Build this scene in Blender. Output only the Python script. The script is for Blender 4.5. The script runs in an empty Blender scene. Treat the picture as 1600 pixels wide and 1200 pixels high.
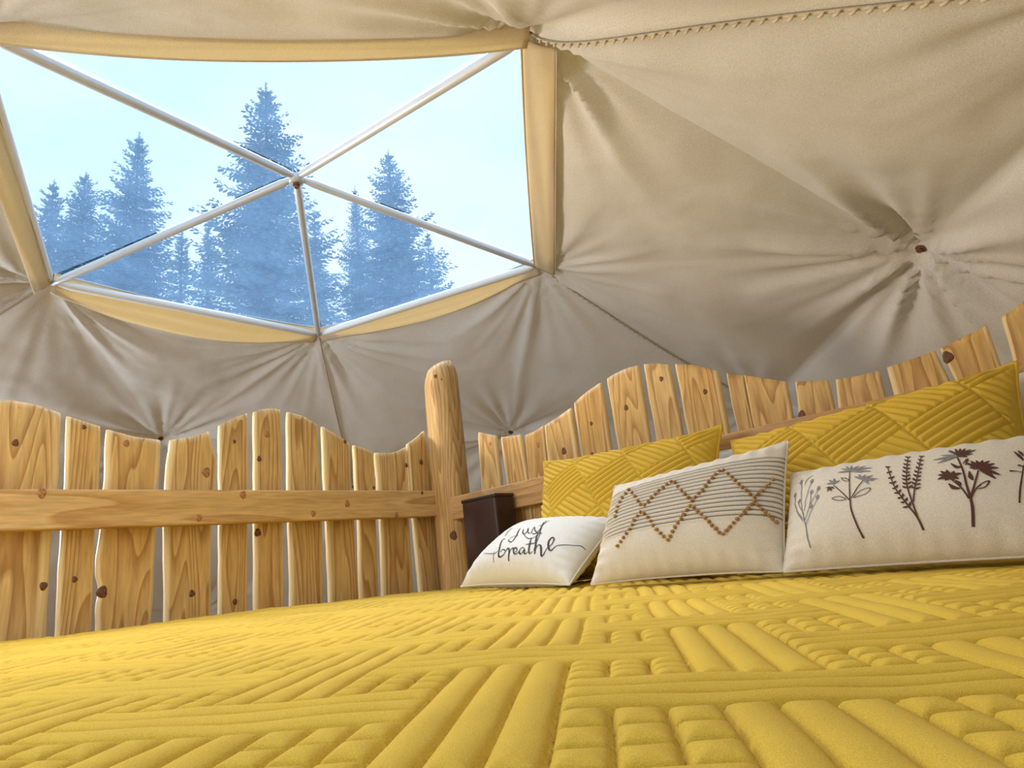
import bpy, math, random
import numpy as np
from mathutils import Vector, Matrix, noise

# ------------------------------------------------------------------ camera, world, sun, exposure
SC = bpy.context.scene
COL = SC.collection
CAM = np.array([1.735, -1.54, 0.0])
cd = bpy.data.cameras.new('camera')
cam = bpy.data.objects.new('camera', cd)
COL.objects.link(cam)
R3 = ((0.72775347, 0.26467659, 0.63270941), (0.67620726, -0.12284281, -0.72639754), (-0.11453662, 0.95648102, -0.26837551))
cam.matrix_world = Matrix.Translation(Vector(CAM)) @ Matrix(R3).to_4x4()
cd.sensor_width = 36.0
cd.lens = 1010 / 1600 * 36.0
cd.clip_start = 0.01
SC.camera = cam
SC.view_settings.view_transform = 'Standard'
SC.view_settings.look = 'None'
SC.view_settings.gamma = 1.0
SC.view_settings.use_curve_mapping = False
SC.view_settings.exposure = 0.0

wd = bpy.data.worlds.new('sky'); SC.world = wd; wd.use_nodes = True
nt = wd.node_tree; nt.nodes.clear()
out = nt.nodes.new('ShaderNodeOutputWorld'); bg = nt.nodes.new('ShaderNodeBackground')
tc = nt.nodes.new('ShaderNodeTexCoord'); mp = nt.nodes.new('ShaderNodeMapping'); nz = nt.nodes.new('ShaderNodeTexNoise')
mp.inputs['Scale'].default_value = (1, 1, 2.2)
nz.inputs['Scale'].default_value = 2.6; nz.inputs['Detail'].default_value = 4
cr = nt.nodes.new('ShaderNodeValToRGB')
cr.color_ramp.elements[0].position = 0.35; cr.color_ramp.elements[0].color = (0.70, 0.88, 1.0, 1)
cr.color_ramp.elements[1].position = 0.68; cr.color_ramp.elements[1].color = (0.93, 0.98, 1.0, 1)
nt.links.new(tc.outputs['Generated'], mp.inputs['Vector']); nt.links.new(mp.outputs['Vector'], nz.inputs['Vector'])
nt.links.new(nz.outputs['Fac'], cr.inputs['Fac']); nt.links.new(cr.outputs['Color'], bg.inputs['Color'])
nt.links.new(bg.outputs['Background'], out.inputs['Surface'])
bg.inputs['Strength'].default_value = 1.20

def light(name, kind, loc, aim, energy, color, size=1.0, sizey=None):
    l = bpy.data.lights.new(name, kind); l.energy = energy; l.color = color
    o = bpy.data.objects.new(name, l); COL.objects.link(o); o.location = loc
    d = Vector(aim) - Vector(loc); o.rotation_euler = d.to_track_quat('-Z', 'Y').to_euler()
    if kind == 'AREA':
        l.shape = 'RECTANGLE'; l.size = size; l.size_y = sizey or size
    elif kind == 'SUN': l.angle = size
    else: l.shadow_soft_size = size
    return o
# veiled overhead sun behind thin cloud
light('sun', 'SUN', (-3.2, 1.7, 6), (0.4, -0.3, 0.0), 4.3, (1.0, 0.98, 0.94), math.radians(38))
# added area lamps inside the dome, fill for the liner, bed and boards
light('fill_lamp_left', 'AREA', (-1.75, -1.60, 0.50), (1.5, 0.5, 0.8), 37, (0.86, 0.94, 1.0), 0.6, 0.5)
light('fill_lamp_right', 'AREA', (0.55, -1.98, 0.78), (0.6, 0.0, 0.0), 16, (1.0, 0.96, 0.89), 0.9, 0.5)
# added warm spot at the left, raking across the liner to show its folds
fold_spot = light('added_spot', 'SPOT', (-1.42, -1.28, 0.70), (1.65, 0.05, 0.85), 200, (1.0, 0.74, 0.43), 0.22)
fold_spot.data.spot_size = math.radians(56); fold_spot.data.spot_blend = 0.9

rnd = random.Random(7)

# ------------------------------------------------------------------ helpers
def mesh_obj(name, verts, faces, mat=None, parent=None, smooth=True, uv=None):
    me = bpy.data.meshes.new(name)
    v = np.asarray(verts, dtype=np.float32)
    if isinstance(faces, np.ndarray):
        me.vertices.add(len(v)); me.vertices.foreach_set('co', v.ravel())
        k = faces.shape[1]; n = len(faces)
        me.loops.add(n * k); me.loops.foreach_set('vertex_index', faces.astype(np.int32).ravel())
        me.polygons.add(n); me.polygons.foreach_set('loop_start', np.arange(n, dtype=np.int32) * k)
        me.update(calc_edges=True)
    else:
        me.from_pydata([tuple(map(float, q)) for q in v], [], faces); me.update()
    if uv is not None:
        lay = me.uv_layers.new(name='UVMap')
        idx = np.zeros(len(me.loops), dtype=np.int32); me.loops.foreach_get('vertex_index', idx)
        lay.data.foreach_set('uv', np.asarray(uv, dtype=np.float32)[idx].ravel())
    if smooth: me.polygons.foreach_set('use_smooth', np.ones(len(me.polygons), dtype=bool))
    if mat: me.materials.append(mat)
    o = bpy.data.objects.new(name, me); COL.objects.link(o)
    if parent: o.parent = parent
    return o

def empty(name, loc=(0, 0, 0)):
    o = bpy.data.objects.new(name, None); COL.objects.link(o); o.location = loc; o.empty_display_size = 0.05
    return o

def rebase(o, org):
    """move a mesh object's origin to org without moving its geometry"""
    org = Vector(org); o.data.transform(Matrix.Translation(-org)); o.location = org

def tag(o, label=None, cat=None, group=None, kind=None):
    if label: o['label'] = label
    if cat: o['category'] = cat
    if group: o['group'] = group
    if kind: o['kind'] = kind
    return o

def child(o, par):
    """parent o (built in world space) to par, which may sit at its own location"""
    o.parent = par
    w = Vector((0, 0, 0)); q = par
    while q is not None: w += q.location; q = q.parent
    o.location = o.location - w
    return o

def frame_of(d):
    d = np.asarray(d, float); d = d / (np.linalg.norm(d) + 1e-12)
    a = np.array([0, 0, 1.0]) if abs(d[2]) < .9 else np.array([1.0, 0, 0])
    u = np.cross(a, d); u /= np.linalg.norm(u)
    return u, np.cross(d, u)

def tube(path, rad, seg=10, caps=True):
    path = np.asarray(path, float); n = len(path)
    rad = np.full(n, rad, float) if np.isscalar(rad) else np.asarray(rad, float)
    V = []; F = []
    u = None
    for i in range(n):
        d = path[min(i + 1, n - 1)] - path[max(i - 1, 0)]
        d = d / (np.linalg.norm(d) + 1e-12)
        if u is None: u, _ = frame_of(d)
        u = u - d * (u @ d); u /= np.linalg.norm(u) + 1e-12
        v = np.cross(d, u)
        for k in range(seg):
            a = 2 * math.pi * k / seg
            V.append(path[i] + rad[i] * (math.cos(a) * u + math.sin(a) * v))
    for i in range(n - 1):
        for k in range(seg):
            a = i * seg + k; b = i * seg + (k + 1) % seg
            F.append((a, b, b + seg, a + seg))
    if caps:
        F.append(tuple(range(seg))[::-1]); F.append(tuple((n - 1) * seg + k for k in range(seg)))
    return V, F

class MB:
    def __init__(s): s.v = []; s.f = []
    def add(s, V, F):
        b = len(s.v); s.v.extend(V); s.f.extend([tuple(i + b for i in f) for f in F]); return s
    def tube(s, *a, **k): return s.add(*tube(*a, **k))
    def build(s, name, mat, parent=None, smooth=True): return mesh_obj(name, s.v, s.f, mat, parent, smooth)

def rbox(cx, cy, cz, sx, sy, sz, r=0.006, seg=2):
    """box with rounded edges"""
    import bmesh
    bm = bmesh.new(); bmesh.ops.create_cube(bm, size=1)
    for v in bm.verts: v.co = Vector((v.co.x * sx, v.co.y * sy, v.co.z * sz))
    bmesh.ops.bevel(bm, geom=list(bm.edges), offset=r, segments=seg, affect='EDGES', profile=0.5)
    V = [np.array((v.co.x + cx, v.co.y + cy, v.co.z + cz)) for v in bm.verts]
    bm.verts.index_update(); F = [tuple(v.index for v in f.verts) for f in bm.faces]; bm.free()
    return V, F

# ------------------------------------------------------------------ materials
def newmat(name):
    m = bpy.data.materials.new(name); m.use_nodes = True
    n = m.node_tree; b = n.nodes['Principled BSDF']; o = n.nodes['Material Output']
    return m, n, b, o
def N(nt, kind, **kw):
    x = nt.nodes.new('ShaderNode' + kind)
    for k, v in kw.items():
        if k in x.inputs: x.inputs[k].default_value = v
        else: setattr(x, k, v)
    return x
def ramp(nt, stops):
    r = nt.nodes.new('ShaderNodeValToRGB'); e = r.color_ramp.elements
    while len(e) < len(stops): e.new(0.5)
    for i, (p, c) in enumerate(stops): e[i].position = p; e[i].color = (*c, 1)
    return r
def mixc(nt, fac, a, b, blend='MIX'):
    m = nt.nodes.new('ShaderNodeMix'); m.data_type = 'RGBA'; m.blend_type = blend
    for sock, val in ((m.inputs[0], fac), (m.inputs[6], a), (m.inputs[7], b)):
        if hasattr(val, 'links') or hasattr(val, 'is_linked'): nt.links.new(val, sock)
        elif isinstance(val, tuple): sock.default_value = (*val, 1) if len(val) == 3 else val
        else: sock.default_value = val
    return m.outputs[2]

def plain(name, col, rough=0.6, metal=0.0, nscale=30, namp=0.12, bump=0.15, sheen=0.0, bdist=0.002):
    m, n, b, o = newmat(name)
    tc = N(n, 'TexCoord'); z = N(n, 'TexNoise', Scale=nscale, Detail=5.0)
    n.links.new(tc.outputs['Object'], z.inputs['Vector'])
    dark = tuple(c * (1 - namp) for c in col); lite = tuple(min(1, c * (1 + namp)) for c in col)
    r = ramp(n, [(0.3, dark), (0.7, lite)]); n.links.new(z.outputs['Fac'], r.inputs['Fac'])
    n.links.new(r.outputs['Color'], b.inputs['Base Color'])
    b.inputs['Roughness'].default_value = rough; b.inputs['Metallic'].default_value = metal
    if sheen: b.inputs['Sheen Weight'].default_value = sheen
    bp = N(n, 'Bump', Strength=bump, Distance=bdist); n.links.new(z.outputs['Fac'], bp.inputs['Height']); n.links.new(bp.outputs['Normal'], b.inputs['Normal'])
    return m

def fabric(name, col, weave=900, namp=0.10, bump=0.25, transl=0.0, sheen=0.15, blotch=6.0, coord='Object', tcol=None):
    """woven cloth: fine thread relief plus slight uneven dye; transl lets light through from behind"""
    m, n, b, o = newmat(name)
    tc = N(n, 'TexCoord')
    z = N(n, 'TexNoise', Scale=blotch, Detail=4.0); z2 = N(n, 'TexNoise', Scale=weave, Detail=2.0)
    for q in (z, z2): n.links.new(tc.outputs[coord], q.inputs['Vector'])
    dark = tuple(c * (1 - namp) for c in col); lite = tuple(min(1, c * (1 + namp)) for c in col)
    r = ramp(n, [(0.35, dark), (0.65, lite)]); n.links.new(z.outputs['Fac'], r.inputs['Fac'])
    r2 = ramp(n, [(0.3, (0.80,) * 3), (0.7, (1.12,) * 3)]); n.links.new(z2.outputs['Fac'], r2.inputs['Fac'])
    c = mixc(n, 1.0, r.outputs['Color'], r2.outputs['Color'], 'MULTIPLY')
    n.links.new(c, b.inputs['Base Color']); b.inputs['Roughness'].default_value = 0.9
    b.inputs['Sheen Weight'].default_value = sheen; b.inputs['Specular IOR Level'].default_value = 0.15
    bp = N(n, 'Bump', Strength=bump, Distance=0.001); n.links.new(z2.outputs['Fac'], bp.inputs['Height']); n.links.new(bp.outputs['Normal'], b.inputs['Normal'])
    if transl:
        t = N(n, 'BsdfTranslucent'); mx = N(n, 'MixShader'); mx.inputs[0].default_value = transl
        t.inputs['Color'].default_value = (*(tcol or col), 1)
        n.links.new(b.outputs[0], mx.inputs[1]); n.links.new(t.outputs[0], mx.inputs[2]); n.links.new(mx.outputs[0], o.inputs['Surface'])
    return m

def wood(name, axis='Z', base=(0.76, 0.49, 0.17), dark=(0.34, 0.14, 0.03), pale=(0.86, 0.68, 0.38), edge=True, knots=True, ring=22.0):
    """cedar: long grain along one axis, wandering round small knots, pale sapwood towards the live edges"""
    m, n, b, o = newmat(name)
    tc = N(n, 'TexCoord'); oi = N(n, 'ObjectInfo')
    sc = {'Z': (1, 1, 0.10), 'Y': (1, 0.10, 1), 'X': (0.10, 1, 1)}[axis]
    off = N(n, 'VectorMath', operation='SCALE'); comb = N(n, 'CombineXYZ', X=17.0, Y=9.0, Z=13.0)
    n.links.new(comb.outputs[0], off.inputs[0]); n.links.new(oi.outputs['Random'], off.inputs['Scale'])
    add = N(n, 'VectorMath', operation='ADD'); n.links.new(tc.outputs['Object'], add.inputs[0]); n.links.new(off.outputs[0], add.inputs[1])
    mp = N(n, 'Mapping', Scale=sc); n.links.new(add.outputs[0], mp.inputs['Vector'])
    warp = N(n, 'TexNoise', Scale=7.0, Detail=2.0); n.links.new(mp.outputs[0], warp.inputs['Vector'])
    # rings: sine of a warped distance field
    wsc = N(n, 'Math', operation='MULTIPLY'); wsc.inputs[1].default_value = ring; n.links.new(warp.outputs['Fac'], wsc.inputs[0])
    sn = N(n, 'Math', operation='FRACT'); n.links.new(wsc.outputs[0], sn.inputs[0])
    rr = ramp(n, [(0.0, (0.15,) * 3), (0.55, (0.45,) * 3), (0.93, (1,) * 3), (1.0, (0.2,) * 3)]); n.links.new(sn.outputs[0], rr.inputs['Fac'])
    fine = N(n, 'TexNoise', Scale=150.0, Detail=3.0); n.links.new(mp.outputs[0], fine.inputs['Vector'])
    c = mixc(n, rr.outputs['Color'], base, dark)
    big = N(n, 'TexNoise', Scale=2.5, Detail=1.0); n.links.new(add.outputs[0], big.inputs['Vector'])
    br = ramp(n, [(0.3, (0, 0, 0)), (0.7, (1, 1, 1))]); n.links.new(big.outputs['Fac'], br.inputs['Fac'])
    mid = tuple((a * 0.6 + p * 0.4) for a, p in zip(base, pale))
    c0 = mixc(n, br.outputs['Color'], base, mid)
    rs = N(n, 'Math', operation='MULTIPLY'); rs.inputs[1].default_value = 0.75; n.links.new(rr.outputs['Color'], rs.inputs[0])
    c = mixc(n, rs.outputs[0], c0, dark)
    fr = ramp(n, [(0.3, (0.80,) * 3), (0.7, (1.10,) * 3)]); n.links.new(fine.outputs['Fac'], fr.inputs['Fac'])
    c = mixc(n, 1.0, c, fr.outputs['Color'], 'MULTIPLY')
    if edge:
        uvn = N(n, 'UVMap'); sx = N(n, 'SeparateXYZ'); n.links.new(uvn.outputs[0], sx.inputs[0])
        d = N(n, 'Math', operation='PINGPONG'); d.inputs[1].default_value = 0.5; n.links.new(sx.outputs['X'], d.inputs[0])
        ez = N(n, 'TexNoise', Scale=14.0, Detail=2.0); n.links.new(mp.outputs[0], ez.inputs['Vector'])
        es = N(n, 'Math', operation='MULTIPLY_ADD'); es.inputs[1].default_value = 0.22; es.inputs[2].default_value = -0.06; n.links.new(ez.outputs['Fac'], es.inputs[0])
        df = N(n, 'Math', operation='SUBTRACT'); n.links.new(d.outputs[0], df.inputs[0]); n.links.new(es.outputs[0], df.inputs[1])
        er = ramp(n, [(0.0, (1, 1, 1)), (0.045, (0, 0, 0))]); n.links.new(df.outputs[0], er.inputs['Fac'])
        e2 = N(n, 'Math', operation='MULTIPLY'); e2.inputs[1].default_value = 0.75; n.links.new(er.outputs['Color'], e2.inputs[0])
        c = mixc(n, e2.outputs[0], c, pale)
    n.links.new(c, b.inputs['Base Color']); b.inputs['Roughness'].default_value = 0.55
    b.inputs['Specular IOR Level'].default_value = 0.35
    bp = N(n, 'Bump', Strength=0.3, Distance=0.0015); n.links.new(rr.outputs['Color'], bp.inputs['Height']); n.links.new(bp.outputs['Normal'], b.inputs['Normal'])
    return m

def vinyl(name):
    """clear window vinyl: lets most light through, with a faint blue milky haze and a soft gloss"""
    m, n, b, o = newmat(name); n.nodes.remove(b)
    t = N(n, 'BsdfTransparent'); t.inputs['Color'].default_value = (0.93, 0.97, 1.0, 1)
    h = N(n, 'BsdfTranslucent'); h.inputs['Color'].default_value = (0.30, 0.52, 0.90, 1)
    tc = N(n, 'TexCoord'); mp = N(n, 'Mapping', Scale=(2.0, 2.0, 14.0)); z = N(n, 'TexNoise', Scale=2.2, Detail=4.0)
    n.links.new(tc.outputs['Object'], mp.inputs['Vector']); n.links.new(mp.outputs[0], z.inputs['Vector'])
    f = N(n, 'MapRange'); f.inputs['From Min'].default_value = 0.3; f.inputs['From Max'].default_value = 0.75
    f.inputs['To Min'].default_value = 0.20; f.inputs['To Max'].default_value = 0.30; n.links.new(z.outputs['Fac'], f.inputs['Value'])
    m1 = N(n, 'MixShader'); n.links.new(f.outputs[0], m1.inputs[0]); n.links.new(t.outputs[0], m1.inputs[1]); n.links.new(h.outputs[0], m1.inputs[2])
    g = N(n, 'BsdfGlossy', Roughness=0.12); m2 = N(n, 'MixShader'); m2.inputs[0].default_value = 0.02
    n.links.new(m1.outputs[0], m2.inputs[1]); n.links.new(g.outputs[0], m2.inputs[2]); n.links.new(m2.outputs[0], o.inputs['Surface'])
    return m

M_CANVAS = fabric('canvas', (0.60, 0.59, 0.59), weave=420, namp=0.05, bump=0.3, transl=0.045, sheen=0.05, blotch=2.0, tcol=(0.80, 0.52, 0.22))
M_TRIM = fabric('thin_canvas', (0.74, 0.66, 0.52), weave=420, namp=0.04, bump=0.2, transl=0.45, sheen=0.0, blotch=3.0, tcol=(0.90, 0.74, 0.44))
M_SEAM = fabric('seam_cord', (0.56, 0.48, 0.38), weave=600)
M_QUILT = fabric('mustard_cotton', (0.72, 0.485, 0.065), weave=1500, namp=0.05, bump=0.3, sheen=0.03)
M_BOARD = wood('cedar_board', 'Z')
M_RAILY = wood('pine_rail_y', 'Y', base=(0.74, 0.50, 0.21), dark=(0.46, 0.23, 0.07), pale=(0.80, 0.58, 0.32), edge=False, ring=9)
M_RAILX = wood('pine_rail_x', 'X', base=(0.66, 0.40, 0.18), dark=(0.44, 0.22, 0.07), pale=(0.78, 0.56, 0.32), edge=False, ring=9)
M_LOG = wood('peeled_log', 'Z', base=(0.68, 0.41, 0.14), dark=(0.34, 0.15, 0.04), pale=(0.84, 0.62, 0.32), edge=False, ring=20)
M_KNOT = plain('knot_wood', (0.15, 0.06, 0.02), 0.6, nscale=160, namp=0.5, bump=0.4)
M_KNOTP = plain('knot_pale', (0.40, 0.19, 0.07), 0.6, nscale=160, namp=0.45, bump=0.4)
M_STRUT = plain('galvanised_tube', (0.62, 0.64, 0.67), 0.38, 0.25, nscale=12, namp=0.05, bump=0.05)
M_FRAMEW = plain('white_tube', (0.82, 0.84, 0.86), 0.4, 0.0, nscale=12, namp=0.03, bump=0.05)
M_BOLT = plain('brown_bolt', (0.22, 0.10, 0.05), 0.4, 0.4, nscale=60)
M_VINYL = vinyl('window_vinyl')
M_WHITE = fabric('white_cotton', (0.80, 0.80, 0.80), weave=1200, namp=0.03, bump=0.2)
M_OATW = fabric('oatmeal_linen', (0.76, 0.70, 0.62), weave=800, namp=0.06, bump=0.35)
M_INK = plain('black_ink', (0.035, 0.03, 0.03), 0.8, nscale=200, bump=0.0)
M_INKB = plain('brown_ink', (0.085, 0.028, 0.018), 0.8, nscale=200, bump=0.0)
M_INKG = plain('grey_ink', (0.24, 0.23, 0.24), 0.8, nscale=200, bump=0.0)
M_TUFT = fabric('ochre_yarn', (0.42, 0.23, 0.07), weave=500)
M_DARKBOX = plain('dark_brown_grain', (0.030, 0.009, 0.007), 0.45, nscale=220, namp=0.3, bump=0.3)
M_FLOOR = wood('floor_plank', 'Y', base=(0.40, 0.26, 0.15), dark=(0.24, 0.13, 0.07), pale=(0.5, 0.36, 0.22), edge=False)
M_GROUND = plain('forest_floor', (0.10, 0.13, 0.07), 0.95, nscale=3, namp=0.4, bump=0.6, bdist=0.05)
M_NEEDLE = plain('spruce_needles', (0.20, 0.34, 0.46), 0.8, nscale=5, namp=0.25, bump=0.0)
M_BARK = plain('spruce_bark', (0.14, 0.12, 0.11), 0.9, nscale=20, namp=0.3, bump=0.6, bdist=0.01)

# ------------------------------------------------------------------ the dome: a three-frequency geodesic shell, one vertex at its zenith
DC = np.array([-0.0451, -0.4679, -1.6181]); DR = 3.0; AZ = math.radians(286.52)
FLOORZ = -0.70
def pol(th, az): return np.array([math.sin(th) * math.cos(az), math.sin(th) * math.sin(az), math.cos(th)])
ico = [pol(0, 0)] + [pol(math.radians(63.4349), AZ + k * math.radians(72)) for k in range(5)] + \
      [pol(math.radians(116.5651), AZ + (k + .5) * math.radians(72)) for k in range(5)] + [pol(math.pi, 0)]
icof = [(0, 1 + k, 1 + (k + 1) % 5) for k in range(5)] + [(1 + k, 6 + k, 1 + (k + 1) % 5) for k in range(5)] + \
       [(1 + (k + 1) % 5, 6 + k, 6 + (k + 1) % 5) for k in range(5)]
HUB = []; HKEY = {}
def hubid(p):
    p = p / np.linalg.norm(p); k = tuple(np.round(p, 3) + 0.0)
    if k not in HKEY: HKEY[k] = len(HUB); HUB.append(DC + DR * p)
    return HKEY[k]
PANEL = []
for (a, b, c) in icof:
    A, B, Cc = ico[a], ico[b], ico[c]; g = {}
    for i in range(4):
        for j in range(4 - i):
            g[(i, j)] = hubid((A * (3 - i - j) + B * i + Cc * j) / 3)
    for i in range(3):
        for j in range(3 - i):
            PANEL.append((g[(i, j)], g[(i + 1, j)], g[(i, j + 1)]))
            if i + j < 2: PANEL.append((g[(i + 1, j)], g[(i + 1, j + 1)], g[(i, j + 1)]))
HUB = np.array(HUB)
# the hubs one can see, where the erected frame really has them (a few centimetres off the ideal)
REAL = [(-0.0755, -0.4839, 1.389), (0.2354, -1.4033, 1.2082), (0.9867, -0.4783, 1.2149), (0.2089, 0.4646, 1.1905), (-0.9214, 0.1069, 1.1881),
        (-0.9119, -0.9983, 1.1771), (1.4981, 0.5938, 0.7322), (-0.7018, 1.1876, 0.7169), (-1.8197, -0.2872, 0.8295)]
RID = []
for r in REAL:
    i = int(np.argmin(np.linalg.norm(HUB - np.array(r), axis=1))); RID.append(i); HUB[i] = r
ZEN = RID[0]; PW = RID[1:6]; Q1, Q2, Q3 = RID[6:9]
def opp(p):   # the hub beyond p on the line from the zenith
    d = HUB[p] - HUB[ZEN]; d[2] = 0; d /= np.linalg.norm(d)
    best = None
    for k in range(len(HUB)):
        e = HUB[k] - HUB[p]; L = np.linalg.norm(e)
        if 0.7 < L < 1.45 and k != ZEN:
            s = (e[:2] @ d[:2]) / np.linalg.norm(e[:2])
            if best is None or s > best[0]: best = (s, k)
    return best[1]
OPP = {p: opp(p) for p in PW}

# outward bow of the liner's opening between the window hubs, and of the thin canvas band that edges it
WEDGE = []   # A, B, along, outward, L
for i in range(5):
    A = HUB[PW[i]]; B = HUB[PW[(i + 1) % 5]]; Z = HUB[ZEN]
    ex = B - A; L = np.linalg.norm(ex); ex = ex / L
    n = np.cross(ex, Z - A); n /= np.linalg.norm(n)
    o = np.cross(ex, n); o = o if o @ (A - Z) > 0 else -o
    WEDGE.append((A, B, ex, o, L))
par = lambda s: 4 * s * (1 - s)
flat = lambda s: min(1.0, s / 0.10, (1 - s) / 0.10)
OUTER = [lambda s: 0.012 * flat(s) - 0.020 * par(s), lambda s: 0.072 * flat(s), lambda s: 0.11 * par(s), lambda s: 0.165 * par(s) ** 0.9, lambda s: 0.055 * flat(s)]
BANDOUT = [OUTER[0], lambda s: 0.072, OUTER[2], OUTER[3], lambda s: 0.055]
OUTER[1] = lambda s: 0.048 * flat(s)
INNER = [lambda s: -0.012 - 0.070 * par(s), lambda s: -0.014 - 0.006 * par(s), lambda s: -0.022 + 0.045 * par(s), lambda s: -0.030 + 0.028 * par(s), lambda s: 0.004]

frs = random.Random(11)
FOLDS = {}
def folds(h):
    if h not in FOLDS:
        FOLDS[h] = [(k, frs.uniform(0, 6.28), frs.uniform(0.4, 1.0)) for k in (4, 5, 7, 9, 12, 15, 19, 24)]
    return FOLDS[h]
EDGEAMP = {}
def eamp(a, b):
    k = (min(a, b), max(a, b))
    if k not in EDGEAMP: EDGEAMP[k] = frs.uniform(0.003, 0.010)
    return EDGEAMP[k]
def setamp(a, b, v): EDGEAMP[(min(a, b), max(a, b))] = v
def shell(a, b, c, W):
    """points of the hanging liner inside panel a b c at barycentric weights W (n x 3)"""
    T = [HUB[a], HUB[b], HUB[c]]; P = W @ np.array(T)
    cen = (T[0] + T[1] + T[2]) / 3; up = (cen - DC) / np.linalg.norm(cen - DC)
    O = P.copy()
    for wi in range(5):        # opening bows outward
        pa, pb = PW[wi], PW[(wi + 1) % 5]
        tri = (a, b, c)
        if pa in tri and pb in tri:
            ia, ib = tri.index(pa), tri.index(pb); ic = 3 - ia - ib
            s = W[:, ib] / np.maximum(W[:, ia] + W[:, ib], 1e-6)
            k = np.array([OUTER[wi](float(x)) for x in s]) * (1 - W[:, ic]) ** 2
            O += WEDGE[wi][3] * k[:, None]
    D = -0.020 * 27 * W[:, 0] * W[:, 1] * W[:, 2] * (0.3 + 0.7 * up[2])     # slack panels belly inward
    ids = (a, b, c)
    for k in range(3):
        i, j = ids[k], ids[(k + 1) % 3]; h = W[:, 3 - k - (k + 1) % 3]
        hgt = np.linalg.norm(np.cross(HUB[j] - HUB[i], HUB[ids[3 - k - (k + 1) % 3]] - HUB[i])) / np.linalg.norm(HUB[j] - HUB[i])
        dist = h * hgt; s = W[:, (k + 1) % 3] / np.maximum(W[:, k] + W[:, (k + 1) % 3], 1e-6)
        am = eamp(i, j)
        third = ids[3 - k - (k + 1) % 3]; spec = ASYM.get((min(i, j), max(i, j)))
        if spec is not None:
            wd_ = 0.085 if spec == third else 0.020
            D += abs(am) * np.exp(-(dist / wd_) ** 1.1) * np.sin(np.pi * np.clip(s, 0, 1)) ** 0.45; continue
        D -= am * np.exp(-(dist / (0.010 + 0.8 * abs(am))) ** 1.2) * np.sin(np.pi * np.clip(s, 0, 1)) ** 0.6
    for k in range(3):
        h = ids[k]; e = P - HUB[h]; nrm = (HUB[h] - DC) / DR
        r = np.linalg.norm(e, axis=1); u, v = frame_of(nrm); th = np.arctan2(e @ v, e @ u)
        f = np.zeros(len(P))
        for (q, ph, am) in folds(h): f += am * 1.1 * (np.abs(np.sin((q * th + ph) / 2)) ** 0.85 - 0.6) if q > 8 else am * 0.6 * np.cos(q * th + ph)
        amp = 0.024 if h not in (Q1, Q2) else 0.050
        fall = np.clip(1 - r / 0.80, 0, 1) ** 2
        D += amp * f * fall * (r / (r + 0.11)) * 1.25 + 0.035 * np.exp(-r / 0.07)
    D += np.array([0.010 * noise.noise(Vector(p) * 2.6) + 0.006 * noise.noise(Vector(p) * 7.0) + 0.002 * noise.noise(Vector(p) * 19.0) for p in P]) * np.clip(W.min(axis=1) * 12, 0, 1)
    rad = O - DC; rad /= np.linalg.norm(rad, axis=1)[:, None]
    return O + rad * D[:, None]

ASYM = {(min(PW[1], Q1), max(PW[1], Q1)): PW[2], (min(Q1, OPP[PW[2]]), max(Q1, OPP[PW[2]])): PW[2], (min(Q1, OPP[PW[1]]), max(Q1, OPP[PW[1]])): PW[1]}
setamp(PW[1], Q1, -0.050)
setamp(PW[2], Q2, 0.028); setamp(PW[3], Q3, 0.022); setamp(PW[3], Q2, 0.012); setamp(PW[2], Q1, 0.006); setamp(Q1, OPP[PW[2]], 0.03); setamp(Q1, OPP[PW[1]], 0.022)
setamp(PW[4], OPP[PW[4]], -0.05); setamp(PW[3], OPP[PW[3]], 0.014); setamp(PW[4], Q3, 0.006)

def bary(n):
    idx = {}; W = []
    for i in range(n + 1):
        for j in range(n + 1 - i):
            idx[(i, j)] = len(W); W.append(((n - i - j) / n, i / n, j / n))
    F = []
    for i in range(n):
        for j in range(n - i):
            F.append((idx[(i, j)], idx[(i + 1, j)], idx[(i, j + 1)]))
            if i + j < n - 1: F.append((idx[(i + 1, j)], idx[(i + 1, j + 1)], idx[(i, j + 1)]))
    return np.array(W), np.array(F)
BAY = math.radians(-99)  # middle bearing of the added opening, set to suit the fill lamps
def is_fill_panel(t):
    c = (HUB[t[0]] + HUB[t[1]] + HUB[t[2]]) / 3 - DC
    a = math.atan2(c[1], c[0]); el = c[2] + DC[2]
    if set(t) & set(PW) or OPP[PW[4]] in t: return False
    return abs((a - BAY + math.pi) % (2 * math.pi) - math.pi) < math.radians(62) and -0.6 < el < 0.98
VV = []; FF = []; nb = 0; FILL_T = []
vis = {PW[k] for k in range(5)} | {Q1, Q2, Q3}
for t in PANEL:
    if ZEN in t: continue
    if max(HUB[k][2] for k in t) < FLOORZ + 0.02: continue
    if is_fill_panel(t): FILL_T.append(t); continue
    n = 66
    W, F = bary(n); P = shell(*t, W)
    P[:, 2] = np.maximum(P[:, 2], FLOORZ - 0.02)
    VV.append(P); FF.append(F + nb); nb += len(P)
VV = np.concatenate(VV); FF = np.concatenate(FF)
key = np.round(VV / 4e-4).astype(np.int64); _, first, inv = np.unique(key, axis=0, return_index=True, return_inverse=True)
VV = VV[first]; FF = inv.reshape(-1)[FF]
FF = FF[(FF[:, 0] != FF[:, 1]) & (FF[:, 1] != FF[:, 2]) & (FF[:, 0] != FF[:, 2])]
canvas = mesh_obj('ceiling', VV, FF, M_CANVAS)
tag(canvas, 'beige canvas dome liner pulled into folds at its hubs', 'ceiling', kind='structure')

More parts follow.
